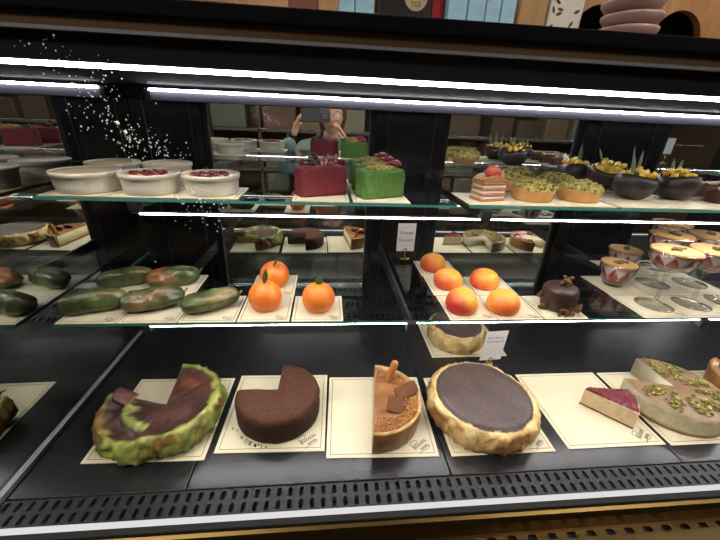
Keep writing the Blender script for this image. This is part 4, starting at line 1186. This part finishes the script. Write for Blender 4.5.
# wooden hutch with arches behind the case
M_wood = pmat('hutch_wood', lin(156, 114, 70), .6, var=.7, vscale=7, col2=lin(112, 76, 42), stretch=(6, 6, .5))
t = thing('wooden_hutch', 'wooden shelf unit with rounded arches behind the case', 'shelf unit', (0, 1.2, -1.0))
g = bmesh.new()
def arch_panel(g, x0, n, pitch, z0, z1, rad, y0, y1):
    for i in range(n):
        cx = x0 + pitch * (i + .5); K = 20; zc = z0 + .02
        arc = [(cx + rad * math.cos(PI - PI * k / K), zc + rad * math.sin(PI - PI * k / K)) for k in range(K + 1)]
        pts_o = [(cx - pitch / 2, z0), (cx - pitch / 2, z1), (cx + pitch / 2, z1), (cx + pitch / 2, z0)]
        loop = [pts_o[0], pts_o[1], pts_o[2], pts_o[3], (cx + rad, z0)] + arc[::-1] + [(cx - rad, z0)]
        for y in (y0, y1): g.faces.new([g.verts.new((x, y, z)) for x, z in loop])
        inner = [(cx + rad, z0)] + arc[::-1] + [(cx - rad, z0)]
        for p, q in zip(inner, inner[1:]): g.faces.new([g.verts.new(v) for v in ((p[0], y0, p[1]), (q[0], y0, q[1]), (q[0], y1, q[1]), (p[0], y1, p[1]))])
arch_panel(g, .955, 3, .365, 1.90, 2.14, .118, 0, .03)
obj('arched_panel', g, M_wood, t)
obj('hutch_back', box(.955, 2.05, .20, .215, 0, 2.3), pmat('hutch_dark', lin(40, 30, 24), .7), t)
for x in (.94, 2.05): obj('side_panel', box(x, x + .02, 0, .215, 0, 2.3), M_wood, t)
for z in (.5, 1.0, 1.45, 1.875): obj('shelf_board', box(.955, 2.05, 0, .20, z, z + .022), M_wood, t)
obj('hutch_crown', box(.93, 2.08, -.02, .22, 2.16, 2.3), pmat('crown_redwood', lin(96, 46, 26), .5), t)

# ------------------------------------------------------------------ the shop around
def struct(name, bm, m):
    o = obj(name, bm, m); o['kind'] = 'structure'; return o
M_wallb = pmat('wall_brown', lin(92, 74, 58), .8, var=.4, vscale=2, col2=lin(70, 54, 42))
struct('floor', box(-3, 4.5, -3.2, 2.4, -1.05, -1.0), pmat('floor_tile', lin(110, 104, 96), .4, var=.4, vscale=3))
struct('ceiling', box(-3, 4.5, -3.2, 2.4, 1.9, 1.95), pmat('ceiling_paint', lin(60, 56, 54), .8))
struct('wall_back', box(-3, 4.5, 2.35, 2.4, -1.0, 1.9), pmat('wall_wood', lin(120, 84, 52), .7, var=.6, vscale=4, col2=lin(84, 56, 34), stretch=(6, 1, .4)))
struct('wall_front', box(-3, 4.5, -3.2, -3.15, -1.0, 1.9), M_wallb)
struct('wall_left', box(-3.05, -3, -3.2, 2.4, -1.0, 1.9), M_wallb)
struct('wall_right', box(4.5, 4.55, -3.2, 2.4, -1.0, 1.9), M_wallb)
def lamp(label, x, y, sx, sy, strength, col):  # unseen lamps, added to brighten the shop and the roof goods
    t = thing('added_ceiling_lamp', label, 'added lamp', (x, y, 1.899))
    obj('lamp_frame', box(-sx - .03, sx + .03, -sy - .03, sy + .03, -.04, 0), M_black, t)
    obj('lamp_diffuser', box(-sx, sx, -sy, sy, -.05, -.041), emat('lamp_%d' % int(strength * 10), col, strength), t)
lamp('added ceiling lamp to light the staff area behind the case, left one', -.2, 1.5, .5, .18, 24.0, (1, .90, .76))
lamp('added ceiling lamp to light the staff area behind the case, right one', 1.6, 0.85, .5, .12, 18.0, (1, .90, .76))
lamp('added ceiling lamp to light the customer side, left one', -1.1, -.95, .6, .22, 22.0, (1, .90, .78))
lamp('added ceiling lamp to light the customer side, right one', 1.7, -.95, .6, .22, 22.0, (1, .90, .78))
# opposite wall shelving, seen only as a dim reflection
t = thing('shop_shelving', 'dark wall shelving across the shop, a dim reflection in the mirror doors', 'shelving', (0, -3.15, -1.0))
for z in (.4, .85, 1.3, 1.75, 2.2): obj('shelf_board', box(-2.2, 3.6, .02, .36, z, z + .03), pmat('shelf_grey', lin(90, 84, 78), .6), t)
for x in (-2.2, -.8, .6, 2.0, 3.57): obj('upright', box(x, x + .03, .02, .36, 0, 2.3), M_wallb, t)
rnd = random.Random(9)
cols = [lin(124, 106, 84), lin(104, 76, 64), lin(134, 130, 116), lin(98, 104, 92), lin(84, 70, 60)]
names = ['tan', 'rust red', 'off white', 'grey green', 'dark brown']
rows_ = ['second', 'third', 'fourth', 'top']
for r_, z in enumerate((.88, 1.33, 1.78, 2.23)):
    if r_ == 3: continue
    k = 0
    for bx0, bx1 in ((-2.16, -.81), (-.76, .59), (.64, 1.99), (2.04, 3.56)):
        x = bx0 + .02
        while x < bx1 - .26:
            w = min(rnd.uniform(.22, .42), bx1 - .01 - x); h = rnd.uniform(.18, .34); ci = rnd.randrange(5)
            o = obj('storage_tin', box(-w / 2, w / 2, -.12, .12, 0, h), pmat('tin_%d' % ci, cols[ci], .5), None, bevel=.01, loc=(x + w / 2, -2.96, z - 1.0 + .0005))
            tag(o, '%s storage tin on the dim %s shelf across the shop, place %d along' % (names[ci], rows_[r_], k + 1), 'storage tin', 'tins on the shelving across the shop')
            x += w + rnd.uniform(.04, .12); k += 1

# ------------------------------------------------------------------ the photographer, reflected in the mirror doors
t = thing('person', 'person in a teal jacket and round glasses holding up a phone, reflected in the mirror', 'person', (0, 0, -1.0))
def skin(name, pts, edges, rads, m, parent, root=0, lvl=2):
    me = bpy.data.meshes.new(name); me.from_pydata(pts, edges, []); o = bpy.data.objects.new(name, me); link(o, parent)
    o.modifiers.new('skin', 'SKIN'); sv = me.skin_vertices[0].data
    for i, r_ in enumerate(rads): sv[i].radius = r_ if isinstance(r_, tuple) else (r_, r_); sv[i].use_root = (i == root)
    s = o.modifiers.new('sub', 'SUBSURF'); s.levels = lvl; s.render_levels = lvl
    me.materials.append(m); me.polygons.foreach_set('use_smooth', [True] * len(me.polygons)); o.modifiers['skin'].use_smooth_shade = True
    return o
M_teal = pmat('teal_cloth', lin(96, 124, 122), .8, var=.3, vscale=30)
M_trous = pmat('dark_trousers', lin(40, 42, 52), .8)
M_skin = pmat('skin_tone', lin(206, 156, 130), .5, sss=.1)
px_, py_ = .03, -.74
P = [(px_, py_, .92), (px_, py_ + .01, 1.08), (px_, py_ + .01, 1.22), (px_, py_, 1.34), (px_, py_ + .01, 1.42),
     (px_ - .17, py_, 1.33), (px_ - .30, py_ + .09, 1.20), (px_ - .245, py_ + .19, 1.42), (px_ + .17, py_, 1.33), (px_ + .22, py_ + .06, 1.11), (px_ + .10, py_ + .20, 1.36)]
E_ = [(0, 1), (1, 2), (2, 3), (3, 4), (3, 5), (5, 6), (6, 7), (3, 8), (8, 9), (9, 10)]
skin('jacket', P, E_, [(.18, .12), (.17, .115), (.19, .12), (.15, .09), (.065, .06), .075, .060, .040, .075, .055, .038], M_teal, t)
P = [(px_, py_, .94), (px_ - .09, py_, .86), (px_ - .10, py_ + .015, .48), (px_ - .10, py_ - .01, .07), (px_ - .10, py_ + .13, .03), (px_ + .09, py_, .86), (px_ + .10, py_ + .015, .48), (px_ + .10, py_ - .01, .07), (px_ + .10, py_ + .13, .03)]
skin('trousers', P, [(0, 1), (1, 2), (2, 3), (3, 4), (0, 5), (5, 6), (6, 7), (7, 8)], [(.16, .11), .085, .06, .045, .03, .085, .06, .045, .03], M_trous, t)
# head and neck with face
g = bmesh.new(); hc = Vector((px_, py_ + .02, 1.535))
def headfn(p, a, r):
    x, y, z = p.x * .073, p.y * .092, p.z * .112
    if z < 0: x *= 1 + z * 3.0; y = y * (1 + z * 1.2) + (.006 if p.y > 0 else 0)
    f_ = max(0, p.y)
    nose = math.exp(-((x / .010) ** 2) - (((z + .012) / .018) ** 2)) * .020 * f_
    eye = -(math.exp(-(((abs(x) - .031) / .012) ** 2) - (((z - .010) / .009) ** 2))) * .007 * f_
    lips = math.exp(-((x / .020) ** 2) - (((z + .050) / .006) ** 2)) * .005 * f_
    return Vector((x, y + nose + eye + lips, z))
lathe(g, [(0, -1)] + [(math.sin(PI * i / 28), -math.cos(PI * i / 28)) for i in range(1, 28)] + [(0, 1)], 56, fn=headfn)
for v in g.verts: v.co += hc
tube(g, [(px_, py_ + .005, 1.39), (px_, py_ + .012, 1.49)], [.056, .05], 20)
h = obj('head', g, M_skin, t, True)
for s in (-1, 1):
    g = bmesh.new(); blob(g, (hc.x + s * .074, hc.y - .005, hc.z - .005), .022, 12, 0, (.35, .6, 1.1), .1); obj('ear', g, M_skin, h, True)
    g = bmesh.new(); blob(g, (hc.x + s * .031, hc.y + .079, hc.z + .010), .0115, 14, 0, (1, .8, .8), 0); e1 = obj('eye', g, pmat('eye_white', (.7, .7, .7), .2), h, True)
g = bmesh.new(); blob(g, (hc.x, hc.y + .087, hc.z - .050), .018, 14, 0, (1.1, .45, .3), 0); obj('mouth', g, pmat('lip', lin(168, 84, 80), .4), h, True)
g = bmesh.new()
lathe(g, [(0, -1)] + [(math.sin(PI * i / 20), -math.cos(PI * i / 20)) for i in range(1, 20)] + [(0, 1)], 40, fn=lambda p, a, r: Vector((p.x * .092, p.y * .098 - .022, p.z * .125 + .018 + (.0 if p.y > -.2 else -.05 * max(0, -p.z)))))
for v in g.verts:
    v.co += hc
    if v.co.y > hc.y + .055 and v.co.z < hc.z + .065: v.co.y = hc.y + .04
obj('hair', g, pmat('hair_brown', lin(84, 56, 36), .6, var=.6, vscale=60, stretch=(4, 4, .4)), t, True)
g = bmesh.new()
for s in (-1, 1):
    ring = [(hc.x + s * .031 + .025 * math.cos(k * PI / 10), hc.y + .104, hc.z + .010 + .025 * math.sin(k * PI / 10)) for k in range(21)]
    tube(g, ring, .0016, 6); tube(g, [(hc.x + s * .056, hc.y + .102, hc.z + .012), (hc.x + s * .078, hc.y - .005, hc.z + .012)], .0014, 6)
tube(g, [(hc.x - .007, hc.y + .106, hc.z + .014), (hc.x + .007, hc.y + .106, hc.z + .014)], .0014, 6)
obj('round_glasses', g, pmat('wire_rim', lin(210, 200, 190), .25, .8), t, True)
def hand(wrist, side, palm_dir, finger_dir, name):
    """palm plus five unequal bent fingers grown as one skinned chain set"""
    w = Vector(wrist); f_ = Vector(finger_dir).normalized(); s_ = Vector(side).normalized(); n_ = Vector(palm_dir).normalized()
    pts = [w, w + f_ * .045, w + f_ * .075]; ed = [(0, 1), (1, 2)]; rd = [(.024, .017), (.034, .014), (.034, .012)]
    for k, (off, L) in enumerate(((-.030, .060), (-.010, .070), (.010, .066), (.029, .052))):
        b = w + f_ * .075 + s_ * off; i0 = len(pts)
        pts += [b, b + f_ * L * .45 + n_ * .006, b + f_ * L * .70 + n_ * .022, b + f_ * L * .72 + n_ * .040]
        ed += [(2, i0), (i0, i0 + 1), (i0 + 1, i0 + 2), (i0 + 2, i0 + 3)]; rd += [.0095, .009, .0082, .007]
    i0 = len(pts); b = w + f_ * .030 - s_ * .030
    pts += [b, b - s_ * .022 + f_ * .022 + n_ * .012, b - s_ * .028 + f_ * .046 + n_ * .026]; ed += [(1, i0), (i0, i0 + 1), (i0 + 1, i0 + 2)]; rd += [.012, .010, .008]
    return skin(name, [tuple(p) for p in pts], ed, rd, M_skin, t, 0, 2)
hand((px_ - .222, py_ + .205, 1.43), (0, 1, .0), (1, .1, 0), (.25, .1, 1), 'hand')
hand((px_ + .085, py_ + .215, 1.385), (0, -1, .0), (-1, .1, 0), (-.35, .1, 1), 'hand')
# phone held sideways, its lens just where the picture was taken from
ph = thing('phone', 'dark phone held sideways by the person, seen in the mirror', 'phone', (0, 0, 0))
obj('phone_body', box(-.142, .016, -.4800, -.4720, .512, .588), pmat('phone_dark', (.02, .02, .025), .3), ph, bevel=.004)
obj('phone_screen', box(-.136, .010, -.4808, -.4801, .517, .583), pmat('phone_glass', (.01, .01, .012), .1), ph)
for x, z in ((0, .5722), (-.026, .5722), (-.013, .545)):
    g = bmesh.new(); lathe(g, [(.0085, 0), (.0095, 0), (.0095, .0015), (.0085, .0015)], 24, closed=True)
    obj('lens_ring', g, M_alu, ph, True, loc=(x, -.4719, z), rot=(-PI / 2, 0, 0))

# ------------------------------------------------------------------ world, colour
w = bpy.data.worlds.new('world'); scene.world = w; w.use_nodes = True
w.node_tree.nodes['Background'].inputs[0].default_value = (.9, .85, .8, 1); w.node_tree.nodes['Background'].inputs[1].default_value = 0.02
vs_ = scene.view_settings; vs_.view_transform = 'Standard'; vs_.look = 'None'; vs_.gamma = 1.0; vs_.use_curve_mapping = False; vs_.exposure = 0.36
cy_ = scene.cycles
cy_.max_bounces = 14; cy_.transparent_max_bounces = 32; cy_.glossy_bounces = 8; cy_.diffuse_bounces = 4; cy_.transmission_bounces = 8
cy_.caustics_reflective = False; cy_.caustics_refractive = False
cy_.sample_clamp_indirect = 4.0
